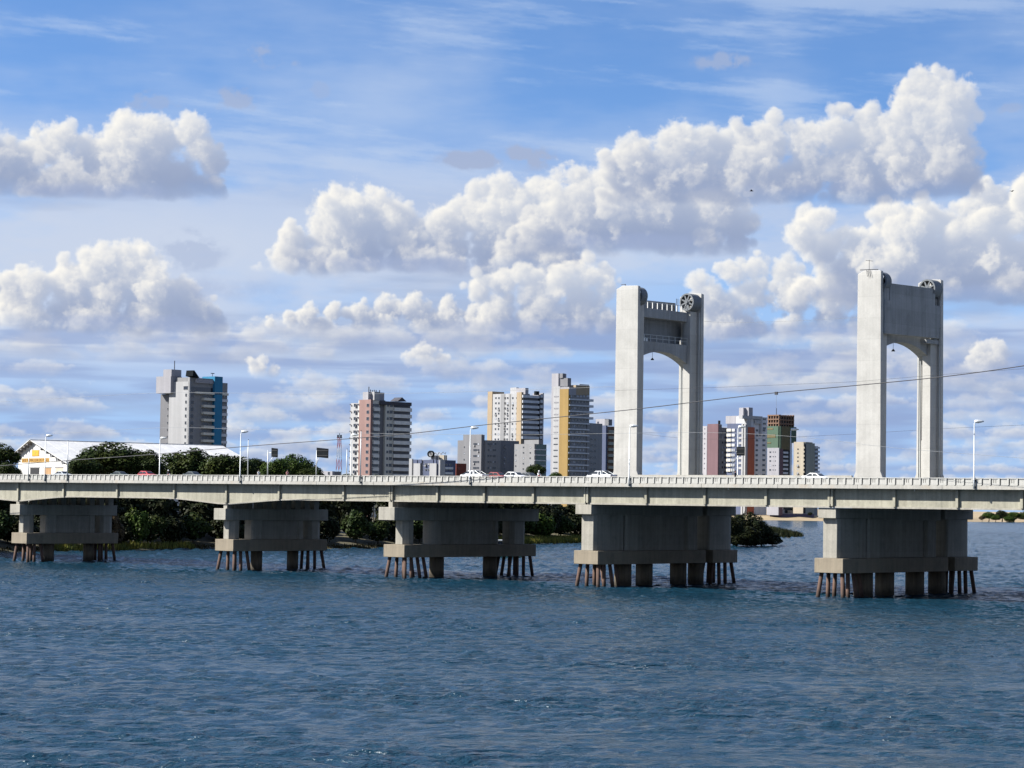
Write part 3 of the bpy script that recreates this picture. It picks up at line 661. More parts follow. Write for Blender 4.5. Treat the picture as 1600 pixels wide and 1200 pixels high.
# ------------------------------------------------------------------ buildings of the town
rfwd=Vector((_f.x,_f.y,0)).normalized(); rrt=Vector((_r.x,_r.y,0)).normalized()
class Bld:
    """A building seen corner-on. Local x runs along the right-hand face, local y along the left-hand face, both from the near corner."""
    def __init__(s,name,label,px,pyref,D,right=45.,z0=3.5,cat='building',group=None):
        s.pyr=pyref; s.D=D; p=at_d(px,pyref,D); a=R(right)
        s.X=rrt*math.cos(a)+rfwd*math.sin(a); s.Y=Vector((-s.X.y,s.X.x,0)); s.o=Vector((p.x,p.y,0)); s.z0=z0
        s.t=thing(name,label,cat,(p.x,p.y,z0),math.atan2(s.X.y,s.X.x),group)
        s.wm={}
    def u(s,face,px,py=None,off=0.):          # metres along a face for a picture column; off = depth behind (+) the face
        d=ray(px,s.pyr if py is None else py); dirv,nv=(s.X,s.Y) if face=='r' else (s.Y,s.X)
        q=s.o+nv*off; e=Vector((EYE.x,EYE.y,0)); dd=Vector((d.x,d.y,0))
        t=(q-e).dot(nv)/dd.dot(nv); return (e+dd*t-q).dot(dirv)
    def z(s,face,px,py,off=0.):
        uu=s.u(face,px,py,off); dirv,nv=(s.X,s.Y) if face=='r' else (s.Y,s.X)
        q=s.o+dirv*uu+nv*off; d=ray(px,py); k=math.hypot(q.x-EYE.x,q.y-EYE.y)/math.hypot(d.x,d.y); return EYE.z+d.z*k-s.z0
    def bx(s,bm,face,a,b,z0,z1,out,inn,mi=0):
        a,b=sorted((a,b))
        if face=='r': box(bm,a,b,-out,inn,z0,z1,mi)
        else: box(bm,-out,inn,a,b,z0,z1,mi)
    def block(s,name,m,face,px0,px1,pytop,out=0.,inn=10.,pybot=None,par=None,off=0.,pref=None):
        pr=px0 if pref is None else pref
        bm=NB(); zt=s.z(face,pr,pytop,off); zb=0. if pybot is None else s.z(face,pr,pybot,off)
        s.bx(bm,face,s.u(face,px0,off=off),s.u(face,px1,off=off),zb,zt,out-off,inn+off)
        return obj(name,bm,m,par or s.t)
    def window(s,face,px,py,w,h,m=None,frame=None,off=0.,par=None,name='window'):
        """w, h in picture pixels"""
        k=s.D/FPX; W,H=w*k/.72,h*k; m=m or GLASS; fr=frame or s.frame
        key=(round(W,2),round(H,2),m.name,fr.name)
        if key not in s.wm:
            bm=NB(); t=.10*max(.6,k)
            box(bm,-W/2,W/2,-.04,.25,-H/2,H/2,0)
            box(bm,-W/2-t,W/2+t,-.16,.25,-H/2-t,-H/2,1); box(bm,-W/2-t,W/2+t,-.12,.25,H/2,H/2+t,1)
            box(bm,-W/2-t,-W/2,-.12,.25,-H/2,H/2,1); box(bm,W/2,W/2+t,-.12,.25,-H/2,H/2,1)
            s.wm[key]=mesh(bm,name,[m,fr])
        uu=s.u(face,px,off=off); zz_=s.z(face,px,py,off); o=link(bpy.data.objects.new(name,s.wm[key])); o.parent=par or s.t
        o.location=(uu,off,zz_) if face=='r' else (off,uu,zz_)
        if face=='l': o.rotation_euler=(0,0,R(-90))
        return o
    def bands(s,face,px0,px1,ys,h,m,out=.6,inn=.2,name='balcony',off=0.):
        """one slab per storey: parapets or sills; ys = picture rows of the slab tops at px0"""
        a,b=sorted((s.u(face,px0,off=off),s.u(face,px1,off=off))); k=s.D/FPX
        bm=NB(); s.bx(bm,face,0,b-a,0,h*k,out,inn); me=mesh(bm,name,m)
        for y in ys:
            o=link(bpy.data.objects.new(name,me)); o.parent=s.t; zz_=s.z(face,px0,y,off)-h*k
            o.location=(a,off,zz_) if face=='r' else (off,a,zz_)
def ms(name,col,**k): return mat(name,col,.85,.07,.25,.10,**k)
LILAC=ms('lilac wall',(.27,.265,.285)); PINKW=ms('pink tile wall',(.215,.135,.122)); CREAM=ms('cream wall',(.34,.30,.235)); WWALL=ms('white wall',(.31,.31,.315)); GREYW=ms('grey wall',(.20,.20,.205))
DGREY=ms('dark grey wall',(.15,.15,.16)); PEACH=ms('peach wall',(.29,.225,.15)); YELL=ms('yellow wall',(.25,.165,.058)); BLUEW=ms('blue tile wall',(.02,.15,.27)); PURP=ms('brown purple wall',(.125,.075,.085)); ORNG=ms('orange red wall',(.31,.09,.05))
NAVY=ms('dark blue wall',(.07,.085,.14)); OLIVE=ms('olive grey wall',(.27,.265,.22)); BRICK=ms('raw concrete and brick',(0.165,0.099,0.066)); NET=ms('green safety net',(.06,.10,.07)); NETY=ms('ochre safety net',(.12,.10,.05)); GREENG=mat('green glass',(.04,.09,.085),.2,.3,.3,spec=.6)
BAND=ms('balcony parapet',(.47,.48,.50)); PALEB=ms('pale parapet',(.58,.565,.53)); BANDC=ms('cream parapet',(.50,.48,.42)); RDARK=mat('dark roof tiles',(.05,.05,.06),.8,.2); WINB=mat('curtained window',(.30,.32,.36),.4,.2)
T8=lambda ox,oy,s_:(lambda x,y:(ox+x/s_,oy+y/s_))
def grid(b,face,xs,ys,w,h,q,**k):
    for x in xs:
        for y in ys:
            p=q(x,y); k2=dict(k)
            if 'm' not in k2 and random.random()<.22: k2['m']=WINB
            b.window(face,p[0],p[1],w,h,**k2)
            if random.random()<.13 and w>1.7:      # an air conditioner under the window
                if 'ac' not in b.wm:
                    bm=NB(); box(bm,-.45,.45,-.45,.02,-.3,.3); b.wm['ac']=mesh(bm,'air_conditioner',GREYW)
                o=link(bpy.data.objects.new('air_conditioner',b.wm['ac'])); o.parent=b.t; f_=k.get('off',0.); uu=b.u(face,p[0],off=f_); z_=b.z(face,p[0],p[1],f_)-h*b.D/FPX*.5-.5
                o.location=(uu,f_,z_) if face=='r' else (f_,uu,z_); o.rotation_euler=(0,0,0 if face=='r' else R(-90)); s_=b.D/1000.; o.scale=(s_,s_,s_)

# white tower with a blue strip, left
q=T8(235,560,8.57); b=Bld('apartment_tower','tall white apartment tower with one vertical blue strip, behind the white warehouse',294.3,640,1040,52)
b.frame=WWALL
b.block('wall',WWALL,'l',263.8,294.3,597.,0,1.2)
b.block('side_wall',DGREY,'l',250.5,263.7,616.,0,6,off=1.6)  # set-back white side; its shade is put into the dark grey colour
b.block('right_wall',GREYW,'r',294.4,332.,589.5,0,8,off=.35)  # white tower's right face: grey colour stands in for its shade
b.block('blue_strip',BLUEW,'r',332.5,344.8,588.,.9,7)
b.block('right_wing',GREYW,'r',345.,354.8,598.,.0,7,off=.2)  # shaded side again, painted grey
b.block('water_tank',LILAC,'l',247.2,270.,588.8,1.6,5,615.)
b.block('tank_house',LILAC,'l',257.8,270.5,577.8,1.5,4.5,588.7)
b.block('corner_strip',WWALL,'r',294.3,296.,589.5,.35,.3)
b.block('recess',DARK,'r',305.2,315.,616.,-.2,2.,off=.33)  # near-black block paints the shade deep inside this recess
b.block('roof_terrace_wall',LILAC,'r',304,332,592.,.25,1.,598.); b.block('top_storey_window',GLASS,'r',296.2,332,604.,.03,.3,610.5,off=.32); b.block('cornice',BANDC,'r',304,354.5,611.5,.9,.3,615.)
ys=[560+(490+93*i)/8.57 for i in range(8)]
for y in ys:
    b.window('l',290.4,y,2.0,4.2); b.window('r',299,y+.5,6.2,5.6,off=.35); b.window('r',349.8,y+1,7.2,4.8,off=.2); b.window('l',262.2,y,1.3,3.,off=1.6)
    b.window('r',320.,y+2,9.,4.6,m=GLASS,off=.35)
    if int(y)%2: b.window('r',350.6,y+1,2.,4.0,m=WINB,off=.15)
b.bands('r',315.2,332.,[560+(527+93*i)/8.57 for i in range(7)],4.0,BANDC,1.5,.3); b.bands('r',345,354.8,[560+(545+93*i)/8.57 for i in range(7)],4.2,BAND,.4,.1,name='parapet')
for p in ((289.5,606.),(300,606.5),(350,608.)): b.window('l' if p[0]<294 else 'r',p[0],p[1],6.5 if p[0]<294 else 7.2,5.,off=0 if p[0]<294 else .34)
bm=NB(); z_=b.z('l',266,588.); tube(bm,[(2,b.u('l',266),z_),(2,b.u('l',266),z_+7)],.18,6); tube(bm,[(1,b.u('l',266)-1,z_+4),(3,b.u('l',266)+1,z_+4.3)],.15,6); obj('aerial',bm,CABLE,b.t)
bm=NB(); extrude_xz(bm,[(1,b.z('l',276,588)),(5.2,b.z('l',276,588)-.6),(2.0,b.z('l',276,579)),(1.4,b.z('l',276,579))],-1.2,3.2); obj('solar_panel',bm,SIGNB,b.t)
bm=NB(); z_=b.z('r',336,588.); tube(bm,[(b.u('r',336),2,z_-1),(b.u('r',336),2,z_+1.4)],.12,6); box(bm,b.u('r',336)-1,b.u('r',336)+1,1.8,2.2,z_+1.2,z_+1.5); obj('aerial',bm,CABLE,b.t)
# pink tower
q=T8(535,590,7.5); b=Bld('apartment_tower','pink and grey apartment tower with striped balconies and a small gable on top',578.3,690,1080,42); b.frame=LILAC
b.block('wall',PINKW,'l',560.2,578.3,624.8,0,1.2); b.block('side_wall',WWALL,'l',545.2,560.1,630.,-.6,9)
b.block('right_wall',BANDC,'r',578.4,592.,625.,0,9,off=.3); b.block('recess_wall',DGREY,'r',592.1,601.5,625.,-.2,9,off=1.2)
b.block('balcony_wing',BANDC,'r',601.6,614.,628.,0,9,off=.1); b.block('glazed_wing',DGREY,'r',614.1,641.,632.,-.3,9,off=.5)
b.block('roof_cap',RDARK,'r',592,641.2,626.5,.5,8,632.)
bm=NB(); a_,c_=b.u('r',619.),b.u('r',633.); z0_,z1_=b.z('r',626,627.),b.z('r',626,620.8); extrude_xz(bm,[(a_,z0_),(c_,z0_),((a_+c_)/2,z1_)],-.6,5); obj('gable',bm,RDARK,b.t)
b.block('water_tank',WWALL,'l',570.,578.2,612.,-2,5,625.); b.block('tank_side',LILAC,'r',578.3,603.5,612.,-2.01,6,626.,off=.2)
ys=[590+(325+78*i)/7.5 for i in range(11)]
for y in ys:
    b.window('l',553.7,y,3.6,4.6); b.window('l',558.4,y-1.5,2.4,1.8); b.window('l',574.,y,4.2,4.6); b.window('l',546.2,y-1,1.2,1.4)
    b.window('r',586,y,9.5,4.2,off=.3); b.window('r',605.2,y,2.4,3.8,off=.1); b.window('r',610.3,y,4.2,4.6,off=.1)
b.bands('r',614.1,641.,[590+(350+78*i)/7.5 for i in range(11)],5.6,PALEB,.9,.3); b.bands('r',583.,591.8,[590+(352+78*i)/7.5 for i in range(11)],5.0,PALEB,.6,.1)
for x_,h_ in ((569,9),(571.5,4),(574.5,3),(588,3.5),(591,3.2),(596.4,3)):
    bm=NB(); z_=b.z('l' if x_<578 else 'r',x_,612.); U=b.u('l' if x_<578 else 'r',x_); P_=(2.2,U) if x_<578 else (U,2.2); tube(bm,[(*P_,z_-.5),(*P_,z_+h_*.29*.9)],.22,6); obj('aerial',bm,CABLE,b.t)
# low white and blue hotel with a round sign
b=Bld('hotel','low white and blue building with a round ringed sign on its roof',686,730,1000,50); b.frame=WWALL
b.block('wall',LILAC,'l',640.5,686,718.5,-.5,1.2); b.block('right_wall',NAVY,'r',686.1,712,718.6,0,9,off=.1)
for x0,x1,yt in ((640.3,645.,717.),(647.2,657.5,724.),(672.3,683.,724.),(684.,694.,718.2)):
    f_='l' if x1<686 else 'r'; b.block('white_panel',WWALL,f_,x0,x1 if x1<686 or x0>686 else 694,yt,.5,.3) if f_=='l' else b.block('white_panel',WWALL,'r',686.2,694,yt,.5,.3)
for x0,x1 in ((646.,652.),(653.5,659.),(671.5,677.),(678.5,682.)): b.block('blue_panel',NAVY,'l',x0,x1,718.,.2,.2,724.)
grid(b,'l',[665,669.5,655],[725,733.5],2.2,1.8,lambda x,y:(x,y)); grid(b,'l',[675.5],[728.5,733.5],1.5,1.5,lambda x,y:(x,y)); grid(b,'r',[697.5,704.],[726,734],4.,2.2,lambda x,y:(x,y))
b.bands('r',694.5,707,[729.5,737.5],3.6,BAND,.5,.1)
b.block('roof_room',CREAM,'l',678,686,711.,-3,5,718.6); b.block('roof_room',GREYW,'r',687.,698.5,711.5,-3,5,718.7)
z_=b.z('l',673,709.3); U=b.u('l',673.2); k_=1000/FPX
bm=NB(); ring=28
for i in range(ring):
    a0,a1=2*math.pi*i/ring,2*math.pi*(i+1)/ring
    v=[bm.verts.new((x_,U-r_*math.cos(a)*1.25,z_+r_*math.sin(a))) for a in (a0,a1) for r_,x_ in ((5.2*k_,-.5),(5.2*k_,.3),(3.7*k_,.3),(3.7*k_,-.5))]
    for j in range(4): bm.faces.new((v[j],v[(j+1)%4],v[4+(j+1)%4],v[4+j]))
sg=obj('round_sign',bm,SIGNB,b.t)
bm=NB(); prismv=[(U-4.0*k_*math.cos(2*math.pi*i/24)*1.25,z_+4.0*k_*math.sin(2*math.pi*i/24)) for i in range(24)]; extrude_yz(bm,prismv,-.2,.2); obj('sign_disc',bm,WWALL,sg)
def text(body,size,m,par,loc,rot,depth=.02,space=1.,xs=1.,fit=None):
    cu=bpy.data.curves.new('lettering','FONT'); cu.body=body; cu.size=size; cu.align_x='CENTER'; cu.align_y='CENTER'; cu.extrude=depth; cu.space_character=space
    cu.materials.append(m); c_=link(bpy.data.objects.new('lettering',cu)); me=bpy.data.meshes.new_from_object(c_.evaluated_get(bpy.context.evaluated_depsgraph_get())); bpy.data.objects.remove(c_)
    if fit: xs=fit/max(.1,max(v.co.x for v in me.vertices)-min(v.co.x for v in me.vertices))
    o=link(bpy.data.objects.new('lettering',me)); o.parent=par; o.location=loc; o.rotation_euler=rot; o.scale=(xs,1,1); return o
text('B',6.6*k_,SIGNB,sg,(-.26,U,z_),(R(90),0,R(-90)),.03,xs=1.3)
bm=NB(); pts=[]                                                # handwriting-like sign beside it
for i in range(41):
    s_=i/40.; pts.append((-.4,U-(6.+17*s_)*k_*1.4,z_+(2.2*math.sin(s_*19)*(1-.4*s_)+2.6*s_-.5)*k_))
tube(bm,pts,.13,5); obj('script_sign',bm,DGREY,b.t)
bm=NB(); 
for i in (2,14,26,38): tube(bm,[(-.3,pts[i][1],b.z('l',680,718)-.2),(-.3,pts[i][1],pts[i][2])],.06,5)
obj('sign_frame',bm,GALV,b.t)
# dark grey blocks in the middle
q=T8(700,580,6.154); b=Bld('apartment_block','dark grey stepped apartment block in front of the cream tower',751.8,710,1250,40); b.frame=DGREY
b.block('wall',DGREY,'l',723.4,751.8,679.2,0,1.2); b.block('side_wall',DGREY,'l',711.4,723.3,688.,-1.5,10); b.block('right_wall',DGREY,'r',751.9,757.,679.3,-.1,10,off=.05)
b.block('lower_wing',GREYW,'r',757.,781.,687.8,.6,10); b.block('lower_wing',DGREY,'r',781.1,812.,688.,-.6,10)
grid(b,'l',[244+9,270,292],[700,758,815,872,930],3.,2.6,q); grid(b,'r',[388,410,437,452],[700,758,815,872,930],2.2,2.6,q,off=-.6); grid(b,'l',[157,],[730,790,850],1.4,2.2,q); grid(b,'r',[545],[715,772,830,888,940],1.8,2.2,q,off=.6)
b=Bld('apartment_block','small grey-blue block with a green glass side beside the yellow tower',834.8,720,1230,42); b.frame=GREYW
b.block('wall',GREYW,'l',803.4,834.8,693.9,0,1.2); b.block('glass_side',GREENG,'r',834.9,853.6,694.,0,9,off=.1); b.block('roof_room',GREYW,'l',812.,834.7,687.2,-3,6,693.9)
grid(b,'l',[652],[757,808,860,912],1.6,2.,q); grid(b,'l',[725,790],[732,784,836,888,940],1.9,2.,q); b.bands('r',835,853.5,[701.5,710,718.5,727,735.5],1.6,BAND,.25,.1,name='floor_band')
# cream tower
b=Bld('apartment_tower','cream and white apartment tower with grey banded balconies on its right side',814.8,660,1400,40); b.frame=WWALL
b.block('wall',WWALL,'l',769.2,807.2,616.,0,10); b.block('peach_strip',PEACH,'l',762.,769.1,612.,.3,9); b.block('peach_strip',PEACH,'l',807.3,814.8,613.,.3,1.2)
b.block('groove_shade',GREYW,'l',782.,788.5,616.,.12,.5,off=-.02); b.block('groove_shade',GREYW,'l',795.5,797.5,616.,.14,.5,off=-.02)  # raised grey strips, coloured as the shade inside the wall's grooves
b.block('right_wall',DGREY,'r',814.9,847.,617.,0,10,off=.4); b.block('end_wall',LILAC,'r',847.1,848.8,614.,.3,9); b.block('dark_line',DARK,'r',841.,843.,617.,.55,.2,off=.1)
b.block('water_tank',WWALL,'l',790.5,800.,605.5,-3,5,616.2); b.block('water_tank',LILAC,'l',800.1,815.,606.5,-2.5,5,616.2); b.block('chimney',SIGNB,'r',839.,843.8,611.,-1,3,617.)
ys=[258+49.6*i for i in range(9)]
grid(b,'l',[458,487,571,620],ys,2.3,2.7,q); grid(b,'l',[545],ys,2.4,3.1,q,m=DARK,off=-.12); grid(b,'l',[423,656],ys,1.0,2.5,q)
b.bands('r',815,841.,[580+(228+49.6*i)/6.154 for i in range(9)],4.1,BAND,.9,.3); b.bands('r',843.,847.,[580+(228+49.6*i)/6.154 for i in range(9)],4.1,BAND,.5,.3)
# yellow tower
b=Bld('apartment_tower','tallest tower of the middle group, with a broad yellow strip and slim grey shaft',887.9,670,1190,45); b.frame=WWALL
b.block('yellow_strip',YELL,'l',874.2,887.9,608.,.2,1.2); b.block('wall',WWALL,'l',863.5,874.1,604.,0,9); b.block('slim_shaft',LILAC,'l',856.2,866.8,583.5,-2.2,8,off=2.5)
b.block('lift_house',DGREY,'l',866.9,878.5,590.5,-3.5,6,604.); b.block('lift_house',DGREY,'l',866.9,871.6,583.2,-3.0,5,590.4)
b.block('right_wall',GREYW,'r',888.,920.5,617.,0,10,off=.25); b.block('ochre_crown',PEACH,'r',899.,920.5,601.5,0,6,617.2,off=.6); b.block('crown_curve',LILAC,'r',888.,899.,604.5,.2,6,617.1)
b.block('lower_wing',GREYW,'r',917.,940.5,661.,.3,8); b.block('roof_rail',WWALL,'r',905,920,600.,-.5,.2,601.5)
for i in range(14):
    y=580+(240+57.4*i)/6.154
    for x in (892.,897.5,902.,907.,912.,917.): b.window('r',x,y,2.4,3.0,m=GLASS if int(x*3+i)%3 else WINB,off=.25)
    if i<13: b.window('l',868.6,y+.5,6.2,1.2,m=LILAC if i<7 else GLASS,frame=GREYW)
    if i>5:
        for x in (924,929.5,): b.window('r',x,y+2,4.6,2.4,off=-.3)
b.bands('r',888.2,920.3,[580+(262+57.4*i)/6.154 for i in range(13)],2.0,BAND,.45,.3,name='floor_band'); b.bands('r',919.,926.6,[580+(268+57.4*i)/6.154 for i in range(5)],3.8,BAND,.2,3.)
b=Bld('apartment_block','dark blue block with brown balconies, half hidden by the left tower leg',946.5,700,1330,45); b.frame=NAVY
b.block('wall',NAVY,'l',927.,946.5,665.,0,1.2); b.block('right_wall',BRICK,'r',946.6,962.,666.,0,8,off=.2); b.block('roof_room',LILAC,'l',926.5,940.5,654.5,-2,6,664.8); b.block('roof_room',DGREY,'l',940.6,946.6,655.,-2,5,664.8)
b.bands('r',950,962,[672+9.3*i for i in range(8)],4.6,OLIVE,1.,.2); grid(b,'l',[934],[660],2.,2.2,lambda x,y:(x,y),off=2)
# small things at the foot of the middle group
b=Bld('low_building','low red-brown building at the foot of the dark grey block',713,730,1020,45); b.frame=GREYW; b.block('wall',ms('rust wall',(0.145,0.033,0.020)),'l',706.6,713,724.,0,6); b.block('right_wall',GREYW,'r',713.1,722,726.,0,6,off=.1); grid(b,'r',[717],[732],2.2,2.2,lambda x,y:(x,y),off=.1)
b=Bld('low_building','low grey flat-roofed building left of the radio mast',519.2,739,900,45); b.frame=GREYW; b.block('wall',LILAC,'l',500.,519.2,736.3,0,1.2); b.block('right_wall',DGREY,'r',519.3,533.,736.5,0,7,off=.1); grid(b,'l',[514],[739.5],3,4,lambda x,y:(x,y))
# right group, beyond the far shore
q=T8(1095,620,8.); D2=2450
b=Bld('apartment_tower','brown purple tower next to the left lift tower leg',1121.8,700,D2,38,z0=5.); b.frame=PURP
b.block('wall',PURP,'l',1105.,1121.8,662.6,0,1.2); b.block('right_wall',DGREY,'r',1121.9,1127.5,663.,0,14,off=.1); b.block('balcony_wing',GREYW,'r',1127.5,1138.,668.,0,14,off=.5); b.block('chimney',SIGNB,'l',1118.2,1120.8,657.,-3,4,662.8)
grid(b,'r',[1129.,1133.],[676+7.75*i for i in range(9)],2.0,3.2,lambda x,y:(x,y),off=.5)
b=Bld('lilac_tower','thin strip of a lilac tower just right of the left lift tower',1104.5,700,D2+30,30,z0=5.,cat='building'); b.frame=LILAC; b.block('wall',LILAC,'l',1096.,1104.5,666.,0,1.2); grid(b,'l',[1101],[670+7.75*i for i in range(9)],1.4,1.8,lambda x,y:(x,y))
b=Bld('apartment_tower','white framed tower with an orange red strip and blue-grey balconies',1165.5,690,D2-20,42,z0=5.); b.frame=WWALL
b.block('wall',NAVY,'l',1136.,1159.5,662.,0,14); b.block('white_fin',WWALL,'l',1159.6,1162.,662.,1.2,3); b.block('white_fin',WWALL,'l',1163.6,1165.9,663.,1.2,3); b.block('top_box',LILAC,'l',1132.,1165.,650.,-1.5,14,662.)
b.block('upper_box',LILAC,'l',1152.,1165.4,636.8,-4,10,650.); b.block('upper_box',LILAC,'r',1165.5,1178.,637.,-4,10,649.,off=.2)
b.block('frame_beam',WWALL,'r',1158.,1189.5,649.,1.5,4,654.); b.block('frame_post',WWALL,'r',1186.5,1188.8,656.6,1.5,2.,681.); b.block('frame_arm',WWALL,'r',1178.,1188.9,656.5,1.4,2.,662.); b.block('frame_block',WWALL,'r',1166.,1172.,653.9,1.2,3,667.)
b.block('red_strip',ORNG,'r',1167.8,1178.,667.3,1.0,3); b.block('right_wall',BAND,'r',1165.9,1198.5,650.5,0,14,off=.4)
b.bands('l',1136.5,1143.,[670+7.8*i for i in range(9)],4.4,BANDC,1.4,.2); b.bands('l',1155.,1159.6,[675+7.8*i for i in range(8)],3.6,WWALL,1.,.2); b.bands('l',1144,1148.5,[670+7.8*i for i in range(9)],4.2,BAND,.8,.2)
for i in range(10):
    for x,w_ in ((1182.5,5.5),(1193.5,6.6)): b.window('r',x,672.5+7.75*i,w_*.7,3.2,off=.4)
    if i<3: b.window('r',1194,655+7.*i,5,2.6,off=.4)
b=Bld('construction_tower','unfinished brown concrete tower wrapped in green safety netting',1217.5,680,D2+60,45,z0=5.); b.frame=BRICK
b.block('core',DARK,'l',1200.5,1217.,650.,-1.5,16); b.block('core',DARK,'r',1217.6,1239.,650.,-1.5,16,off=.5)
b.bands('l',1199.5,1217.5,[648.2+6.2*i for i in range(4)],1.9,BRICK,.8,3,name='floor_slab'); b.bands('r',1217.6,1240.,[648.6+6.2*i for i in range(4)],1.9,BRICK,.8,3,name='floor_slab')
for f_,xs in (('l',[1200.,1204.,1208,1212,1216.5]),('r',[1219,1223,1227,1231,1235,1239])):
    for x in xs: b.block('concrete_column',BRICK,f_,x,x+1.1,648.5,.5,1.5,668)
b.block('safety_net',NET,'l',1199.2,1217.2,666.,1.2,1.,700.); b.block('safety_net',NETY,'r',1219.5,1233.,666.,1.2,1.,702.); b.block('safety_net',NET,'r',1233.1,1242.5,667.,1.6,1.,692.); b.block('safety_net',NET,'r',1217.4,1219.4,666.,1.5,1,702)
for y0_,y1_,x1_ in ((669,671.5,1209),(679,684,1213.),(691,693,1206.)): b.block('net_band',NETY,'l',1199.5,x1_,y0_,1.5,.3,y1_)
b.bands('r',1223.5,1231.,[705.5+6.4*i for i in range(6)],3.2,BAND,.8,.2)
bm=NB(); U=b.u('l',1210); z_=b.z('l',1210,648); tube(bm,[(3,U,z_),(3,U,z_+7)],.35,5); obj('aerial',bm,CABLE,b.t)
b=Bld('apartment_block','plain grey block standing in front of the netted construction tower',1217.,720,D2-60,48,z0=5.); b.frame=GREYW
b.block('wall',LILAC,'l',1198.8,1217,699.8,0,1.2); b.block('right_wall',PURP,'r',1217.1,1223.5,701.,0,12,off=.2)
grid(b,'l',[868],[692,748,802,858,914],2.1,2.2,q); grid(b,'l',[905,932],[690,748,802,858,914],1.0,1.5,q)
b=Bld('apartment_tower','cream stepped tower at the right end of the skyline',1256.5,715,D2-40,50,z0=5.); b.frame=CREAM
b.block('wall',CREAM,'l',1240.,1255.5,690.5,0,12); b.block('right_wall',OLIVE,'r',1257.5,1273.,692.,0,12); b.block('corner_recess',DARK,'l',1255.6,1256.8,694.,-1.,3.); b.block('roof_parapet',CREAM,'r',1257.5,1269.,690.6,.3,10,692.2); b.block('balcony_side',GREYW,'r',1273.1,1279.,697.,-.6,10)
grid(b,'l',[1214],[655,704,754,804,853,903,950],1.8,2.,q); b.bands('r',1273.,1280.,[698+6.3*i for i in range(7)],2.8,BAND,.8,.2); b.bands('l',1255.,1257.,[698+6.3*i for i in range(7)],3.,CREAM,.2,.6,name='notch_slab')

# ------------------------------------------------------------------ white warehouse on the bank
wb=Bld('warehouse','long white warehouse with a white metal roof and a yellow banner on its gable wall',53.,716,735,-55.); wh=wb.t
def wz(px,py): return wb.z('r',px,py)
def wx(px): return wb.u('r',px)
zE,zA,zR=wz(30,707.5),wz(53,689),wz(115,727.)
xl,xr=wx(29.),wx(117.)
ROOFW=mat('white metal roof',(.50,.50,.495),.6,.10,.5,.12,blot=.15); WALLWH=mat('white plaster',(.50,.495,.48),.85,.05,.3,.06)
bm=NB(); extrude_xz(bm,[(xl,0),(xr,0),(xr,zR),(0,zA),(xl,zE)],0,.4); gw=obj('gable_wall',bm,WALLWH,wh)
bm=NB(); extrude_xz(bm,[(xl+.4,0),(xr-.4,0),(xr-.4,zR-.3),(0,zA-.4),(xl+.4,zE-.3)],.41,63.5); obj('hall',bm,WALLWH,wh)
# roof sheets: right slope, left slope, each a row of panels
n=14; Lr=66.; 
for i in range(n):
    y0,y1=-1.4+i*(Lr/n)+.07,-1.4+(i+1)*(Lr/n)-.07
    bm=NB(); extrude_xz(bm,[(0,zA+.05),(xr+1.2,zR-.65),(xr+1.2,zR-.45),(0,zA+.28)],y0,y1); obj('roof_sheet',bm,ROOFW,wh)
bm=NB(); extrude_xz(bm,[(xl-1.6,zE-.9),(0,zA+.05),(0,zA+.28),(xl-1.6,zE-.68)],-1.8,64.6); obj('roof_sheet',bm,ROOFW,wh)
bm=NB(); box(bm,-.3,.3,-1.5,64.4,zA+.26,zA+.42); obj('ridge_cap',bm,ROOFW,wh)
bm=NB()
for i in range(5):
    a_=.25+i*.14; box(bm,xr*a_,xr*a_+.5,-1.3,-.02,zA+(zR-zA)*a_-1.1,zA+(zR-zA)*a_-.45)
    c_=.15+i*.2; box(bm,xl*c_-.3,xl*c_+.3,-1.6,-.02,zA+(zE-zA)*c_-.8,zA+(zE-zA)*c_-.35)
obj('eave_bracket',bm,GREYW,wh)
BANN=mat('yellow banner',(.36,.215,.055),.8,.06); EMB=mat('yellow emblem',(.44,.27,.025),.8,.06)
bm=NB(); box(bm,wx(34.5),wx(77.),-.10,-.01,wz(55,722.3),wz(55,716.)); bn=obj('banner',bm,BANN,gw)
text('BASE FLUVIAL ILHA DO FOGO',1.25,mat('brown paint',(.12,.05,.015),.8,.05),bn,((wx(34.5)+wx(77.))/2,-.13,(wz(55,722.3)+wz(55,716.))/2),(R(90),0,0),.01,fit=.94*abs(wx(77.)-wx(34.5)))
bm=NB(); box(bm,wx(50.2),wx(61.3),-.10,-.01,wz(55,712.8),wz(55,703.2)); em=obj('emblem_board',bm,BANN,gw)
bm=NB(); box(bm,wx(51.2),wx(60.3),-.14,-.10,wz(55,711.9),wz(55,704.1)); obj('emblem_field',bm,EMB,em)
bm=NB(); cx_,cz_=wx(55.8),wz(55,708); extrude_xz(bm,[(cx_+0.55*math.cos(a)*(1 if i%2 else .5),cz_+0.55*math.sin(a)*(1 if i%2 else .5)) for i,a in enumerate([2*math.pi*j/10 for j in range(10)])],-.17,-.14); obj('emblem_star',bm,BANN,em)
for x0,x1,m in ((47.8,62.,DARK),(69.,80.5,mat('wooden door',(.33,.2,.10),.8,.15)),(87.,99.,mat('pale shutter',(.45,.36,.28),.8,.1))):
    bm=NB(); box(bm,wx(x0),wx(x1),-.03,.05,0,wz(70,731.)); dr=obj('door',bm,m,gw)
    bm=NB(); box(bm,wx(x0)-.2,wx(x1)+.2,-.12,-.005,wz(70,731.),wz(70,731.)+.25); obj('lintel',bm,GREYW,dr)
    if m is not DARK:
        bm=NB()
        for i in range(5): box(bm,wx(x0)+.1,wx(x1)-.1,-.07,-.03,4.6+i*.55,4.75+i*.55)
        obj('door_rail',bm,BRICK,dr)

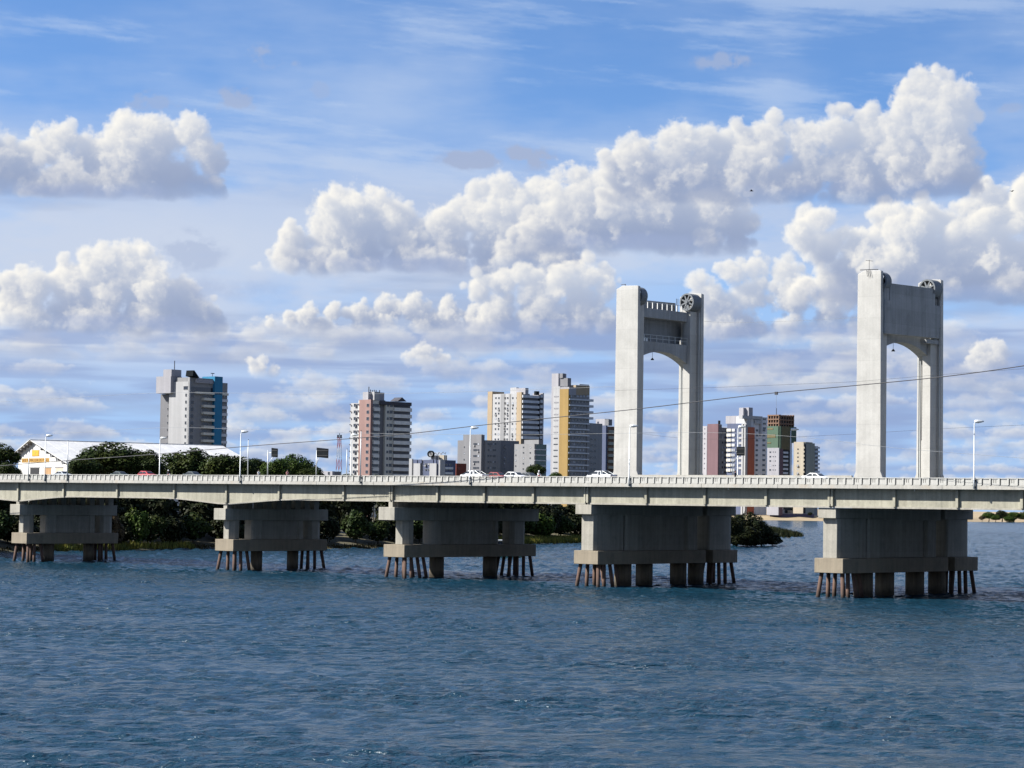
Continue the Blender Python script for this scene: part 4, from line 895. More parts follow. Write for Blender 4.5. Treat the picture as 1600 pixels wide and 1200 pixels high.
# red and white radio mast
p=at_d(529.3,742,1500); t=thing('radio_mast','slender red and white lattice radio mast left of the pink tower','mast',(p.x,p.y,4))
zt=at_d(529.3,683,1500).z-4; RED=mat('red paint',(.42,.07,.06),.7,.06); n=7
for i in range(n):
    bm=NB(); z0_,z1_=zt*i/n,zt*(i+1)/n; wd=lambda z_:1.9*(1-.62*z_/zt)
    for sx_,sy_ in ((-1,-1),(1,-1),(1,1),(-1,1)): tube(bm,[(sx_*wd(z0_),sy_*wd(z0_),z0_),(sx_*wd(z1_),sy_*wd(z1_),z1_)],.20,4)
    for s_ in (-1,1): tube(bm,[(-wd(z0_),s_*wd(z0_),z0_),(wd(z1_),s_*wd(z1_),z1_)],.12,4); tube(bm,[(wd(z0_),s_*wd(z0_),z0_),(-wd(z1_),s_*wd(z1_),z1_)],.12,4); tube(bm,[(s_*wd(z0_),-wd(z0_),z0_),(s_*wd(z1_),wd(z1_),z1_)],.12,4)
    obj('mast_section',bm,RED if i%2==0 else WHITEP,t)
bm=NB(); tube(bm,[(0,0,zt),(0,0,zt+2.5)],.2,5); box(bm,-2.2,2.2,-.3,.3,zt-.6,zt-.2); box(bm,-1.6,-1.1,-.5,.5,zt-.2,zt+1.4); box(bm,1.1,1.6,-.5,.5,zt-.2,zt+1.4); obj('antenna_head',bm,SIGNB,t)
# ------------------------------------------------------------------ trees and riverside bushes
def leafmat(name,col,var=.5,tr=.25):
    m=bpy.data.materials.new(name); m.use_nodes=True; t=m.node_tree; bs=t.nodes['Principled BSDF']
    g=t.nodes.new('ShaderNodeNewGeometry'); rp=t.nodes.new('ShaderNodeMapRange'); t.links.new(g.outputs['Random Per Island'],rp.inputs[0]); rp.inputs[3].default_value=1-var; rp.inputs[4].default_value=1+var
    n=t.nodes.new('ShaderNodeTexNoise'); n.inputs['Scale'].default_value=.22; n.inputs['Detail'].default_value=3; t.links.new(g.outputs['Position'],n.inputs['Vector'])
    mr=t.nodes.new('ShaderNodeMapRange'); t.links.new(n.outputs[0],mr.inputs[0]); mr.inputs[1].default_value=.35; mr.inputs[2].default_value=.65
    mx_=t.nodes.new('ShaderNodeMix'); mx_.data_type='RGBA'; mx_.inputs[6].default_value=(*col,1); mx_.inputs[7].default_value=(col[0]*1.5,col[1]*1.12,col[2]*.8,1); t.links.new(mr.outputs[0],mx_.inputs[0])
    sc_=t.nodes.new('ShaderNodeVectorMath'); sc_.operation='SCALE'; t.links.new(mx_.outputs[2],sc_.inputs[0]); t.links.new(rp.outputs[0],sc_.inputs['Scale'])
    t.links.new(sc_.outputs[0],bs.inputs['Base Color']); bs.inputs['Roughness'].default_value=.55; bs.inputs['Specular IOR Level'].default_value=.06
    return m
LEAF=leafmat('mango leaves',(.018,.031,.009)); LEAFD=leafmat('bank leaves',(.011,.016,.007)); LEAFG=leafmat('fresh leaves',(.026,.05,.011)); DRYL=leafmat('dry leaves',(.045,.038,.024))
BARK=mat('bark',(.06,.048,.035),.95,.3,2.,.2); REED=leafmat('reeds',(.10,.115,.028)); REEDB=leafmat('dry reeds',(.028,.027,.012))
def crown(seed,blobs,n,leaf,name,m):
    """leaf clumps through the volume of several uneven lobes; unit size"""
    r=np.random.RandomState(seed); L=[]
    for (x,y,z,rx,rz) in blobs:
        L.append((x,y,z,rx,rz))
        for _ in range(9):
            v=r.normal(size=3); v/=np.linalg.norm(v); v[2]=abs(v[2])*.9-.12; k=r.uniform(.28,.48)
            L.append((x+v[0]*rx*.85,y+v[1]*rx*.85,z+v[2]*rz*.85,rx*k,rz*k*1.05))
    w_=np.array([l[3]**2 for l in L]); w_/=w_.sum(); idx=r.choice(len(L),n,p=w_)
    A_=np.array(L)[idx]; v=r.normal(size=(n,3)); v/=np.linalg.norm(v,axis=1)[:,None]
    rad=r.uniform(.70,1.06,n)**.7
    c=np.stack([A_[:,0]+v[:,0]*A_[:,3]*rad,A_[:,1]+v[:,1]*A_[:,3]*rad,A_[:,2]+v[:,2]*A_[:,4]*rad],1)
    nrm=v+r.normal(size=(n,3))*.55+np.array([0,0,.35]); nrm/=np.linalg.norm(nrm,axis=1)[:,None]
    t=np.cross(nrm,r.normal(size=(n,3))); t/=np.linalg.norm(t,axis=1)[:,None]; b=np.cross(nrm,t)
    s_=leaf*r.uniform(.55,1.35,n)[:,None]
    P_=np.stack([c-t*s_-b*s_*.35,c+t*s_*.2-b*s_*.75,c+t*s_+b*s_*.15,c-t*s_*.1+b*s_*.8],1).reshape(-1,3)
    me=bpy.data.meshes.new(name); me.from_pydata(P_.tolist(),[],(np.arange(n*4).reshape(n,4)).tolist()); me.materials.append(m); me.update(); return me
def trunk_mesh(h,r0,seed,spread=.45):
    rr=random.Random(seed); bm=NB(); tube(bm,[(0,0,-.6),(.1,.05,h*.5),(0,.1,h)],[r0,r0*.75,r0*.55],9)
    for k in range(5):
        a=k*1.26+rr.uniform(-.3,.3); e_=h*(1+rr.uniform(.05,.16)); tube(bm,[(0,.05,h*.78),(math.cos(a)*spread*.5,math.sin(a)*spread*.5,h*.98),(math.cos(a)*spread,math.sin(a)*spread,e_)],[r0*.5,r0*.35,r0*.15],6)
    return mesh(bm,'trunk',BARK)
CR=[crown(1,[(0,0,.1,.72,.62),(.42,.1,-.05,.52,.46),(-.45,-.1,-.08,.5,.45),(.05,.4,.0,.5,.5),(0,-.42,-.1,.5,.45)],9000,.042,'crown',LEAF),
    crown(2,[(-.2,0,.15,.6,.6),(.35,0,.02,.55,.55),(.1,.35,-.1,.5,.45),(-.1,-.38,-.1,.52,.48),(.6,-.1,-.22,.35,.32),(-.62,.1,-.2,.36,.34)],9000,.042,'crown',LEAF),
    crown(3,[(0,0,0,.7,.7),(.3,.2,.25,.45,.4),(-.35,.1,.1,.45,.42),(.1,-.4,-.15,.5,.5)],7500,.045,'crown',LEAF)]
TRK=[trunk_mesh(1,.07,i) for i in range(2)]
def tree(px,pytop,hw,D,label,ci,zbase=4.,vr=.8,group=None,m=None,name='broadleaf_tree'):
    p=at_d(px,pytop,D); k=D/FPX; rx=hw*k; rz=rx*vr; top=p.z
    t=thing(name,label,'tree',(p.x,p.y,zbase),random.uniform(0,6.28),group)
    me=CR[ci]
    if m is not None: me=me.copy(); me.materials.clear(); me.materials.append(m)
    zc=top-zbase-rz*.78
    o=obj('crown',me,None,t,(0,0,zc)); o.scale=(rx,rx,rz)
    o=obj('trunk',TRK[ci%2],None,t); h=max(zc-rz*.45,1.); o.scale=(rx,rx,h)
    return t
tree(-2,690,36,600,'tall dense dark tree at the left picture edge, before the warehouse gable',0,vr=.85)
tree(14,722,24,590,'smaller dark tree with a low crown in front of the warehouse doors',1,vr=.9)
tree(176,688,66,640,'biggest dome-shaped dark tree, hiding the middle of the white warehouse roof',0,vr=.62)
tree(132,712,32,620,'dark green bushy tree at the left foot of the biggest dome tree',2,vr=.9)
tree(226,702,34,635,'dark tree at the right shoulder of the biggest dome tree',1,vr=.9)
tree(290,699,54,655,'broad dark tree before the right half of the white roof, beside the lamp',1,vr=.75)
tree(345,706,46,650,'rounded dark tree below the sloping right end of the warehouse roof',2,vr=.8)
tree(376,711,32,665,'dark tree under the right tip of the white roof',0,vr=.9)
tree(400,714,22,680,'small round dark tree left of the first road sign',2,vr=.9)
tree(430,716,28,675,'lighter green low tree behind the first road sign',1,vr=.9,m=LEAFG)
tree(460,707,38,690,'tall rounded green tree between the two road signs',0,vr=.95,m=leafmat('green leaves',(.022,.043,.010)))
tree(486,728,26,680,'low dark tree right of the tall rounded tree',1,vr=.7)
tree(545,739,15,800,'small bushy tree in front of the lilac left edge of the pink tower',2)
tree(586,741,14,800,'small bushy tree in front of the pink tower, under its grey recess',1)
tree(838,724,17,900,'small dark tree at the foot of the grey-blue block',0)
tree(868,737,14,880,'low green tree at the foot of the yellow tower',1,m=LEAFG)
tree(770,738,18,900,'low green tree behind the white pickup',2,m=LEAFG)
tree(1170,797,36,770,'dark rounded tree on the grassy spit, beside the pier under the wheel tower',0,zbase=.8,vr=1.15,m=LEAFD)
tree(1138,802,26,745,'dark tree partly behind the pier with the spoked wheel, next to the grassy spit',1,zbase=.8,vr=1.,m=LEAFD)
BG='dark bushes and small trees along the left riverbank'
BU=[crown(11,[(0,0,0,.7,.75),(.35,.2,.2,.5,.5),(-.35,-.1,.1,.5,.6),(0,.3,.4,.4,.45)],3600,.075,'foliage',LEAFD),
    crown(12,[(0,0,.1,.6,.8),(.3,-.2,-.2,.5,.5),(-.4,.2,-.1,.45,.5)],3200,.075,'foliage',LEAFD),
    crown(13,[(0,0,0,.7,.6),(.2,.2,.35,.4,.4),(-.3,-.2,.2,.45,.45)],3200,.075,'foliage',LEAF)]
BUD=BU[1].copy(); BUD.materials.clear(); BUD.materials.append(DRYL); BUG=BU[0].copy(); BUG.materials.clear(); BUG.materials.append(LEAFG)
rb=random.Random(8)
def bush(Y,inl,rad,h,me,label,group):
    X=shore(Y)-inl; t=thing('riverside_bush',label,'bush',(X,Y,ground_h(inl)-.2),rb.uniform(0,6.28),group)
    o=obj('foliage',me,None,t,(0,0,h*.5)); o.scale=(rad,rad,h*.58)
    o=obj('stem',TRK[0],None,t); o.scale=(rad*.7,rad*.7,h*.5)
def LB(Y):
    where='left of the farthest left pier' if Y<48 else 'between the two narrow piers' if Y<118 else 'between the second and middle piers' if Y<172 else 'between the middle and spoked wheel piers' if Y<330 else 'behind the pier with the spoked wheel'
    return 'dark leafy bush on the bank '+where
Y=-5.
while Y<480:
    far=Y>225
    bush(Y,rb.uniform(6,9)+(4 if far else 0),rb.uniform(4.5,6.5),rb.uniform(6.5,10.)*(1 if Y<240 else 1.15),BU[rb.randrange(3)],'low '+LB(Y),BG+', front row')
    bush(Y+rb.uniform(-3,3),rb.uniform(15,22),rb.uniform(6.,8.5),rb.uniform(10,14.5),BU[rb.randrange(2)],'tall '+LB(Y),BG+', back row')
    Y+=rb.uniform(8.5,12.)
bush(84,5.0,4.5,9.,BUD,'greyish dry bush on the left bank, right of the farthest left pier',None)
bush(95,4.5,4.0,9.5,BUG,'brighter green bush on the left bank, between the two narrow piers',None)
bush(300,7,5.,8.5,BUG,'brighter green bush on the bank left of the pier with the spoked wheel',None)
bush(143,4,3.6,7.5,BUG,'green bush low on the bank just left of the second pier',None)
for px_,py_,D_,rad_,h_,lab_ in ((1152,838,765,7,9.5,'dark bush on the spit touching the pier under the wheel tower'),(1190,839,775,6.5,6.2,'dark bush on the spit, right foot of the rounded tree'),(1206,838,790,4.5,4.2,'lowest dark bush on the spit, tapering to the grass tip'),(1168,840,755,6,6.,'dark bush at the water edge below the rounded tree')):
    p=at_d(px_,py_,D_); t=thing('riverside_bush',lab_,'bush',(p.x,p.y,.4),rb.uniform(0,6)); o=obj('foliage',BU[1],None,t,(0,0,h_*.42)); o.scale=(rad_,rad_,h_*.62)
    o=obj('stem',TRK[0],None,t); o.scale=(rad_*.7,rad_*.7,h_*.5)
# grass and reeds along the water's edge and on the spit (nobody could count the blades)
def blades(name,label,pts,h0,h1,m,wd=.10):
    r=np.random.RandomState(len(pts)); V=[];F=[]
    for i,(x,y,z) in enumerate(pts):
        h=r.uniform(h0,h1); a=r.uniform(0,math.pi); dx,dy=math.cos(a)*wd*r.uniform(.7,1.5),math.sin(a)*wd*r.uniform(.7,1.5); lx,ly=r.normal(0,.22,2)*h
        V+=[(x-dx,y-dy,z-.1),(x+dx,y+dy,z-.1),(x+lx,y+ly,z+h)]; F.append((3*i,3*i+1,3*i+2))
    me=bpy.data.meshes.new(name); me.from_pydata(V,[],F); me.materials.append(m); o=link(bpy.data.objects.new(name,me)); tag(o,label,'grass',kind='stuff'); return o
rg=np.random.RandomState(3)
def edge_pts(n,Y0,Y1,i0,i1):
    out=[]
    for _ in range(n):
        Y_=rg.uniform(Y0,Y1); d=rg.uniform(i0,i1); out.append((shore(Y_)-d,Y_,ground_h(d)))
    return out
blades('reeds','bright green reeds along the water edge of the left bank',edge_pts(9000,255,330,.2,7)+edge_pts(4000,380,470,.2,6)+edge_pts(2500,60,115,.2,3),.6,2.0,REED,.16)
blades('grass','dark green grass covering the low spit of land',[(x+rg.uniform(-1,1),y,z) for x,y,z in edge_pts(16000,455,590,.5,26)],.6,2.4,LEAFD,.28)
blades('dry_grass','dry yellow-green grass on the bank behind the first piers',edge_pts(6000,-20,330,.1,4.5),.25,.8,REEDB,.18)

# far shore: sand bank, wall, low buildings, trees
def far_thing(px,py,D): return at_d(px,py,D)
D3=2380
b=Bld('quay_wall','long low purple-grey wall on the far sandy shore',1208.,805,D3+20,1,z0=1.5,cat='wall'); b.frame=PURP; b.block('wall',mat('far wall',(.10,.085,.12),.9,.1),'r',1203,1272,802.3,0,2.5); b.block('coping',LILAC,'r',1203,1272,801.6,.3,2.7,802.2)
b=Bld('low_building','low pinkish far building beside the dark tree, right above the quay wall',1210.,800,D3+120,4,z0=4,cat='building'); b.frame=WWALL; b.block('wall',LILAC,'r',1206,1226,796.,0,12); b.block('roof',mat('pale tin roof',(.5,.46,.5),.6,.05),'r',1208,1224,793.,-1,9,796); grid(b,'r',[1212,1217,1221],[798.3],1.6,1.4,lambda x,y:(x,y))
b=Bld('low_building','low cream far building row under the girder, above the quay wall',1232.,800,D3+140,2,z0=4,cat='building'); b.frame=CREAM; b.block('wall',CREAM,'r',1231,1239,797.5,0,10); b.block('wall',PEACH,'r',1239.2,1246,798.2,0,10); b.block('wall',WWALL,'r',1246.3,1256,797.8,0,10); grid(b,'r',[1234,1243,1250],[800],1.4,1.2,lambda x,y:(x,y))
def far_tree(px,pytop,hw,D,label,ci,m=LEAFD,zb=3.,vr=.7): return tree(px,pytop,hw,D,label,ci,zb,vr,None,m)
far_tree(1232,789,16,D3+200,'dark far tree over the low pinkish building',0); far_tree(1262,792,12,D3+190,'dark far tree right of the cream building row',1)
far_tree(1266,800,5.,D3+15,'dark round shrub standing in front of the quay wall',2,zb=1.5)
far_tree(1545,799,12,2680,'green far shrub at the left end of the far right bank',0,m=LEAFG,zb=1.); far_tree(1566,797,14,2730,'dark green far tree behind the far right bank shrubs',1,zb=2.); far_tree(1585,799,12,2720,'green far bush in the middle of the far right bank',2,m=LEAFG,zb=1.); far_tree(1603,798,15,2790,'green far tree at the right picture edge',0,m=LEAF,zb=2.); far_tree(1556,804,9,2650,'low bright bush on the far right bank, by the water',1,m=LEAFG,zb=.5); far_tree(1577,805,11,2660,'low green bush nearest the water on the far right bank',2,m=LEAFG,zb=.5); far_tree(1622,798,16,2850,'broad far tree just beyond the right picture edge',1,zb=2.)
far_tree(1534,806,6,2640,'small reddish-brown shrub at the tip of the far right bank',2,m=DRYL,zb=.5)
for px,lab in ((1490,'dark far tree behind the right wide pier, left one'),(1450,'dark far tree behind the right wide pier, right one'),(1330,'far tree behind the right wide pier cap')): far_tree(px,798,16,2600,lab,0)
# ferry moored at the bank, seen through the gap of the middle pier
p=at_d(782,845,555); t=thing('ferry_boat','green hulled white ferry moored at the bank, seen through the gap of the middle pier','boat',(p.x,p.y,0),math.atan2(Xw_.y,Xw_.x) if 'Xw_' in globals() else R(40))
GH=mat('green hull',(.10,.22,.17),.6,.1)
bm=NB(); prism(bm,[(-5,-1.6),(4,-1.6),(5.6,0),(4,1.6),(-5,1.6)],.0,1.7,top=[(-5.2,-1.9),(4.3,-1.9),(6.4,0),(4.3,1.9),(-5.2,1.9)]); obj('hull',bm,GH,t)
bm=NB(); box(bm,-4.6,3.4,-1.5,1.5,1.71,2.5); box(bm,-4.8,3.6,-1.7,1.7,3.9,4.1)
for x_ in (-4.5,-2.6,-.7,1.2,3.1):
    for y_ in (-1.4,1.4): box(bm,x_,x_+.15,y_-.07,y_+.07,2.5,3.9)
obj('cabin',bm,WHITEP,t); bm=NB(); box(bm,-4.4,3.1,-1.3,1.3,2.5,3.7); obj('cabin_window',bm,GLASS,t)

# ------------------------------------------------------------------ vehicles on the bridge
TYRE=mat('tyre rubber',(.02,.02,.02),.8,.1); CGL=mat('car glass',(.03,.035,.04),.08,.1,spec=.6); LAMPW=mat('headlight glass',(.7,.7,.7),.2,.02); LAMPR=mat('tail light',(.4,.02,.02),.3,.02)
ZD=16.24
def car(px,label,col,kind='hatch',Y=3.6,face=1,rough=.35,group='cars crossing the bridge',dX=0):
    X=at_y(px,742,Y).x+dX
    t=thing('car' if kind!='pickup' else 'pickup_truck',label,'car' if kind!='pickup' else 'pickup truck',(X,Y,ZD+.0008*X),0 if face>0 else math.pi,group)
    m=mat('paint '+'_'.join('%.2f'%c for c in col),col,rough,.02,spec=.5)
    prof={'sedan':[(-2.1,.35),(2.1,.35),(2.15,.62),(2.05,.82),(1.0,.95),(.35,1.40),(-.75,1.44),(-1.45,1.02),(-2.08,.98)],
          'hatch':[(-1.85,.35),(1.85,.35),(1.92,.62),(1.8,.85),(1.0,.98),(.35,1.46),(-1.15,1.50),(-1.72,1.02),(-1.9,.80)],
          'pickup':[(-2.5,.45),(2.4,.45),(2.45,.75),(2.3,1.02),(1.35,1.12),(.75,1.66),(-.45,1.68),(-.62,1.12),(-2.5,1.12)]}[kind]
    hw=.82 if kind!='pickup' else .86
    bm=NB(); n=len(prof); rings=[]
    for y_,tuck in ((-hw,1),(-hw+.12,0),(hw-.12,0),(hw,1)):
        ring_=[]
        for x_,z_ in prof:
            yy_=y_*(.86 if z_>1.2 else 1.); ring_.append(bm.verts.new((x_*(1-.02*tuck),yy_,z_-(.05*tuck if z_>.9 else 0))))
        rings.append(ring_)
    for a,b_ in zip(rings,rings[1:]):
        for i in range(n): bm.faces.new((a[i],a[(i+1)%n],b_[(i+1)%n],b_[i]))
    bm.faces.new(rings[0][::-1]); bm.faces.new(rings[-1])
    obj('body',bm,m,t,bevel=.03)
    top=[p for p in prof if p[1]>1.2]; 
    front=[p for p in prof if p[0]>.9 and .9<p[1]<1.2][0]; back=[p for p in prof if p[0]<-.5 and .9<p[1]<1.2][0] if kind!='pickup' else (-.60,1.12)
    tf,tb=top[0],top[1]; mid=(tf[0]+tb[0])/2-.05
    for s_ in (-1,1):
        def gl(poly):
            bm=NB(); vs=[bm.verts.new((x_,s_*(hw*(.872 if z_>1.2 else 1.0)+.012),z_)) for x_,z_ in poly]; vs2=[bm.verts.new((v.co.x,v.co.y-s_*.03,v.co.z)) for v in vs]
            k_=len(vs); bm.faces.new(vs); bm.faces.new(vs2[::-1])
            for i in range(k_): bm.faces.new((vs[i],vs[(i+1)%k_],vs2[(i+1)%k_],vs2[i]))
            obj('side_window',bm,CGL,t)
        gl([(mid+.06,1.0),(front[0]-.22,1.0),(tf[0]-.05,tf[1]-.10),(mid+.06,tf[1]-.08)])
        gl([(back[0]+.18,1.02),(mid-.06,1.0),(mid-.06,tf[1]-.08),(tb[0]+.08,tb[1]-.10)])
    def sheet(p,q_,nm):
        d=Vector((q_[0]-p[0],0,q_[1]-p[1])); nrm=Vector((d.z,0,-d.x)).normalized()*(1 if nm=='windscreen' else -1); nrm=nrm if nrm.z>0 else -nrm
        bm=NB(); P0=Vector((p[0],0,p[1]))+d*.08; P1=Vector((p[0],0,p[1]))+d*.92
        a=[bm.verts.new(P0+nrm*.015+Vector((0,-hw*.80,0))),bm.verts.new(P0+nrm*.015+Vector((0,hw*.80,0))),bm.verts.new(P1+nrm*.015+Vector((0,hw*.70,0))),bm.verts.new(P1+nrm*.015+Vector((0,-hw*.70,0)))]
        b_=[bm.verts.new(v.co-nrm*.03) for v in a]
        bm.faces.new(a); bm.faces.new(b_[::-1])
        for i in range(4): bm.faces.new((a[i],a[(i+1)%4],b_[(i+1)%4],b_[i]))
        obj(nm,bm,CGL,t)
    sheet(front,tf,'windscreen'); sheet(back,tb,'rear_window')
    wb=1.3 if kind!='pickup' else 1.5
    for x_ in (-wb,wb):
        for s_ in (-1,1):
            bm=NB(); tube(bm,[(x_,s_*(hw-.18),.31),(x_,s_*(hw+.01),.31)],.31,18); wl=obj('wheel',bm,TYRE,t)
            bm=NB(); tube(bm,[(x_,s_*(hw-.05),.31),(x_,s_*(hw+.025),.31)],.19,12); obj('rim',bm,GALV,wl)
    for s_ in (-.58,.58):
        bm=NB(); box(bm,prof[3][0]-.12,prof[3][0]+.03,s_-.17,s_+.17,.68,.82); obj('headlight',bm,LAMPW,t)
        bm=NB(); box(bm,prof[-1][0]-.03,prof[-1][0]+.10,s_-.15,s_+.15,.74,.92); obj('tail_light',bm,LAMPR,t)
    if kind=='pickup':
        bm=NB(); tube(bm,[(-.75,-.75,1.1),(-.75,-.68,1.7),(-.75,.68,1.7),(-.75,.75,1.1)],.04,6); tube(bm,[(-.75,-.68,1.65),(-1.9,-.75,1.12)],.035,6); tube(bm,[(-.75,.68,1.65),(-1.9,.75,1.12)],.035,6); obj('roll_bar',bm,GALV,t)
    return t
car(1276,'white sedan between the two lift towers',(.75,.75,.74),'sedan',face=1)
car(940,'silver pickup with roll bar at the left lift tower leg',(.55,.56,.57),'pickup',face=-1)
car(806,'white small car in front of the dark grey apartment block',(.76,.76,.75),'hatch',face=1)
car(827,'dark grey car just ahead of the white small car',(.06,.065,.07),'sedan',Y=6.6,face=1)
car(741,'white pickup passing the tall lamp in front of the dark grey block',(.74,.74,.73),'pickup',face=-1)
car(782,'dark red car behind the white small car',(.22,.03,.03),'hatch',Y=6.6,face=1,dX=-.5)
car(98,'silver-grey car in front of the white warehouse doors',(.36,.39,.42),'sedan',face=1)
car(188,'dark green-grey car below the biggest dome tree',(.035,.055,.05),'sedan',face=1)
car(230,'bright red small car left of the lamp post',(.42,.03,.04),'hatch',face=1)
car(302,'dark grey-green car right of the lamp post',(.045,.06,.06),'sedan',face=1)

# ------------------------------------------------------------------ people
SKIN=mat('skin',(.30,.17,.11),.6,.05); SHIRT=mat('white shirt',(.68,.68,.67),.9,.05); TROU=mat('dark trousers',(.04,.045,.06),.9,.1); HELM=mat('white helmet',(.78,.78,.78),.3,.02); HAIR=mat('dark hair',(.015,.012,.01),.7,.1); SHIRT2=mat('pink shirt',(.50,.25,.24),.9,.05)
def body(joints,edges,name,mats,par,face_mat):
    me=bpy.data.meshes.new(name); me.from_pydata([j[0] for j in joints],edges,[]); 
    for m in mats: me.materials.append(m)
    o=link(bpy.data.objects.new(name,me)); o.parent=par
    sk=o.modifiers.new('skin','SKIN'); me.skin_vertices.new() if not me.skin_vertices else None
    for i,j in enumerate(joints): me.skin_vertices[0].data[i].radius=(j[1],j[1]*.85)
    me.skin_vertices[0].data[0].use_root=True
    ss=o.modifiers.new('sub','SUBSURF'); ss.levels=1; ss.render_levels=1
    dg=bpy.context.evaluated_depsgraph_get(); ev=o.evaluated_get(dg); nm=bpy.data.meshes.new_from_object(ev)
    o.modifiers.clear(); o.data=nm; nm.materials.clear()
    for m in mats: nm.materials.append(m)
    for f in nm.polygons: f.material_index=face_mat(f.center); f.use_smooth=True
    return o
def person(px,Y,label,shirt,pose='walk',rz=0.,z=None):
    X=at_y(px,742,Y).x; t=thing('person',label,'person',(X,Y,(16.1 if z is None else z)+.0008*X),rz)
    if pose=='walk':
        J=[((0,0,.95),.13),((0,0,1.2),.13),((0,0,1.42),.145),((.02,0,1.52),.06),((.04,0,1.66),.10),((.06,0,1.74),.085),
           ((0,-.19,1.42),.07),((-.08,-.24,1.15),.05),((.05,-.25,.92),.04),((0,.19,1.42),.07),((.10,.24,1.16),.05),((.25,.24,.96),.04),
           ((0,-.10,.9),.10),((.14,-.11,.5),.07),((.22,-.11,.06),.05),((.36,-.11,.04),.04),((0,.10,.9),.10),((-.08,.11,.5),.07),((-.28,.11,.09),.05),((-.15,.11,.04),.04)]
        E=[(0,1),(1,2),(2,3),(3,4),(4,5),(2,6),(6,7),(7,8),(2,9),(9,10),(10,11),(0,12),(12,13),(13,14),(14,15),(0,16),(16,17),(17,18),(18,19)]
        fm=lambda c: 0 if (c.z>1.50 or (abs(c.y)>.2 and c.z<1.2 and c.z>.8)) else (1 if c.z>.95 else 2)
        hz,hx=1.70,.05
    else:
        J=[((-.1,0,.85),.14),((-.02,0,1.08),.13),((.08,0,1.30),.145),((.13,0,1.40),.06),((.17,0,1.53),.10),((.19,0,1.62),.085),
           ((.08,-.19,1.30),.07),((.26,-.26,1.10),.05),((.50,-.26,1.05),.04),((.08,.19,1.30),.07),((.26,.26,1.10),.05),((.50,.26,1.05),.04),
           ((-.08,-.11,.82),.11),((.32,-.17,.72),.075),((.12,-.17,.33),.05),((.28,-.17,.28),.04),((-.08,.11,.82),.11),((.32,.17,.72),.075),((.12,.17,.33),.05),((.28,.17,.28),.04)]
        E=[(0,1),(1,2),(2,3),(3,4),(4,5),(2,6),(6,7),(7,8),(2,9),(9,10),(10,11),(0,12),(12,13),(13,14),(14,15),(0,16),(16,17),(17,18),(18,19)]
        fm=lambda c: 0 if (c.z>1.38 or c.x>.42) else (1 if c.z>.88 else 2)
        hz,hx=1.57,.18
    body(J,E,'body',[SKIN,shirt,TROU],t,fm)
    bm=NB(); bmesh.ops.create_uvsphere(bm,u_segments=14,v_segments=8,radius=.135 if pose=='ride' else .115)
    for v in bm.verts:
        v.co.z=max(v.co.z,-.03 if pose=='walk' else -.10); v.co+=Vector((hx-.02,0,hz+.03))
    obj('helmet' if pose=='ride' else 'hair',bm,HELM if pose=='ride' else HAIR,t)
    return t
def motorcycle(px,Y,label,rlabel,shirt,face=1):
    X=at_y(px,742,Y).x; t=thing('motorcycle',label,'motorcycle',(X,Y,ZD+.0008*X),0 if face>0 else math.pi)
    for x_ in (-.62,.66):
        bm=NB(); n=20
        for i in range(n):
            a0,a1=2*math.pi*i/n,2*math.pi*(i+1)/n; q_=[]
            for a in (a0,a1):
                for r_,y_ in ((.30,-.05),(.30,.05),(.22,.04),(.22,-.04)): q_.append(bm.verts.new((x_+r_*math.cos(a),y_,.30+r_*math.sin(a))))
            for k_ in range(4): bm.faces.new((q_[k_],q_[(k_+1)%4],q_[4+(k_+1)%4],q_[4+k_]))
        wl=obj('wheel',bm,TYRE,t); bm=NB()
        for i in range(6): tube(bm,[(x_,0,.3),(x_+.23*math.cos(i*1.047),0,.3+.23*math.sin(i*1.047))],.015,5)
        obj('spoke',bm,GALV,wl)
    bm=NB(); tube(bm,[(-.62,0,.3),(-.15,0,.42),(.15,0,.40),(.42,0,.85)],.05,8); box(bm,-.2,.2,-.13,.13,.25,.55); obj('frame',bm,SIGNB,t)
    bm=NB(); tube(bm,[(-.75,0,.76),(-.45,0,.74),(.0,0,.70)],[.08,.13,.10],8); obj('seat',bm,TYRE,t)
    bm=NB(); tube(bm,[(-.02,0,.74),(.18,0,.82),(.36,0,.80)],[.10,.15,.07],10); obj('fuel_tank',bm,mat('tank red',(.3,.03,.03),.3,.02),t)
    bm=NB(); tube(bm,[(.66,.07,.3),(.46,.07,.95)],.03,6); tube(bm,[(.66,-.07,.3),(.46,-.07,.95)],.03,6); obj('fork',bm,GALV,t)
    bm=NB(); tube(bm,[(.32,-.33,1.03),(.46,-.12,1.0),(.46,.12,1.0),(.32,.33,1.03)],.02,6); obj('handlebar',bm,GALV,t)
    bm=NB(); tube(bm,[(.50,0,.88),(.60,0,.88)],[.11,.09],10); obj('headlight',bm,LAMPW,t)
    pr=person(px,Y,rlabel,shirt,'ride',0 if face>0 else math.pi,ZD-.02); pr.location=(X,Y,ZD+.0008*X)
motorcycle(841,3.4,'small motorcycle on the bridge ahead of the white small car, mostly hidden by the railing','person in a white helmet and light shirt riding the motorcycle before the dark grey block',SHIRT)
motorcycle(262,3.4,'small motorcycle on the bridge right of the bright red car, mostly hidden by the railing','person in a white helmet and dark clothes riding right of the bright red car',TROU)
person(404,-.9,'person in a light shirt walking left of the first road sign pole',SHIRT)
person(449,-.9,'person in a pinkish shirt walking between the two road signs',SHIRT2)
person(1149,-.9,'person in dark clothes on the walkway below the black road sign',TROU)

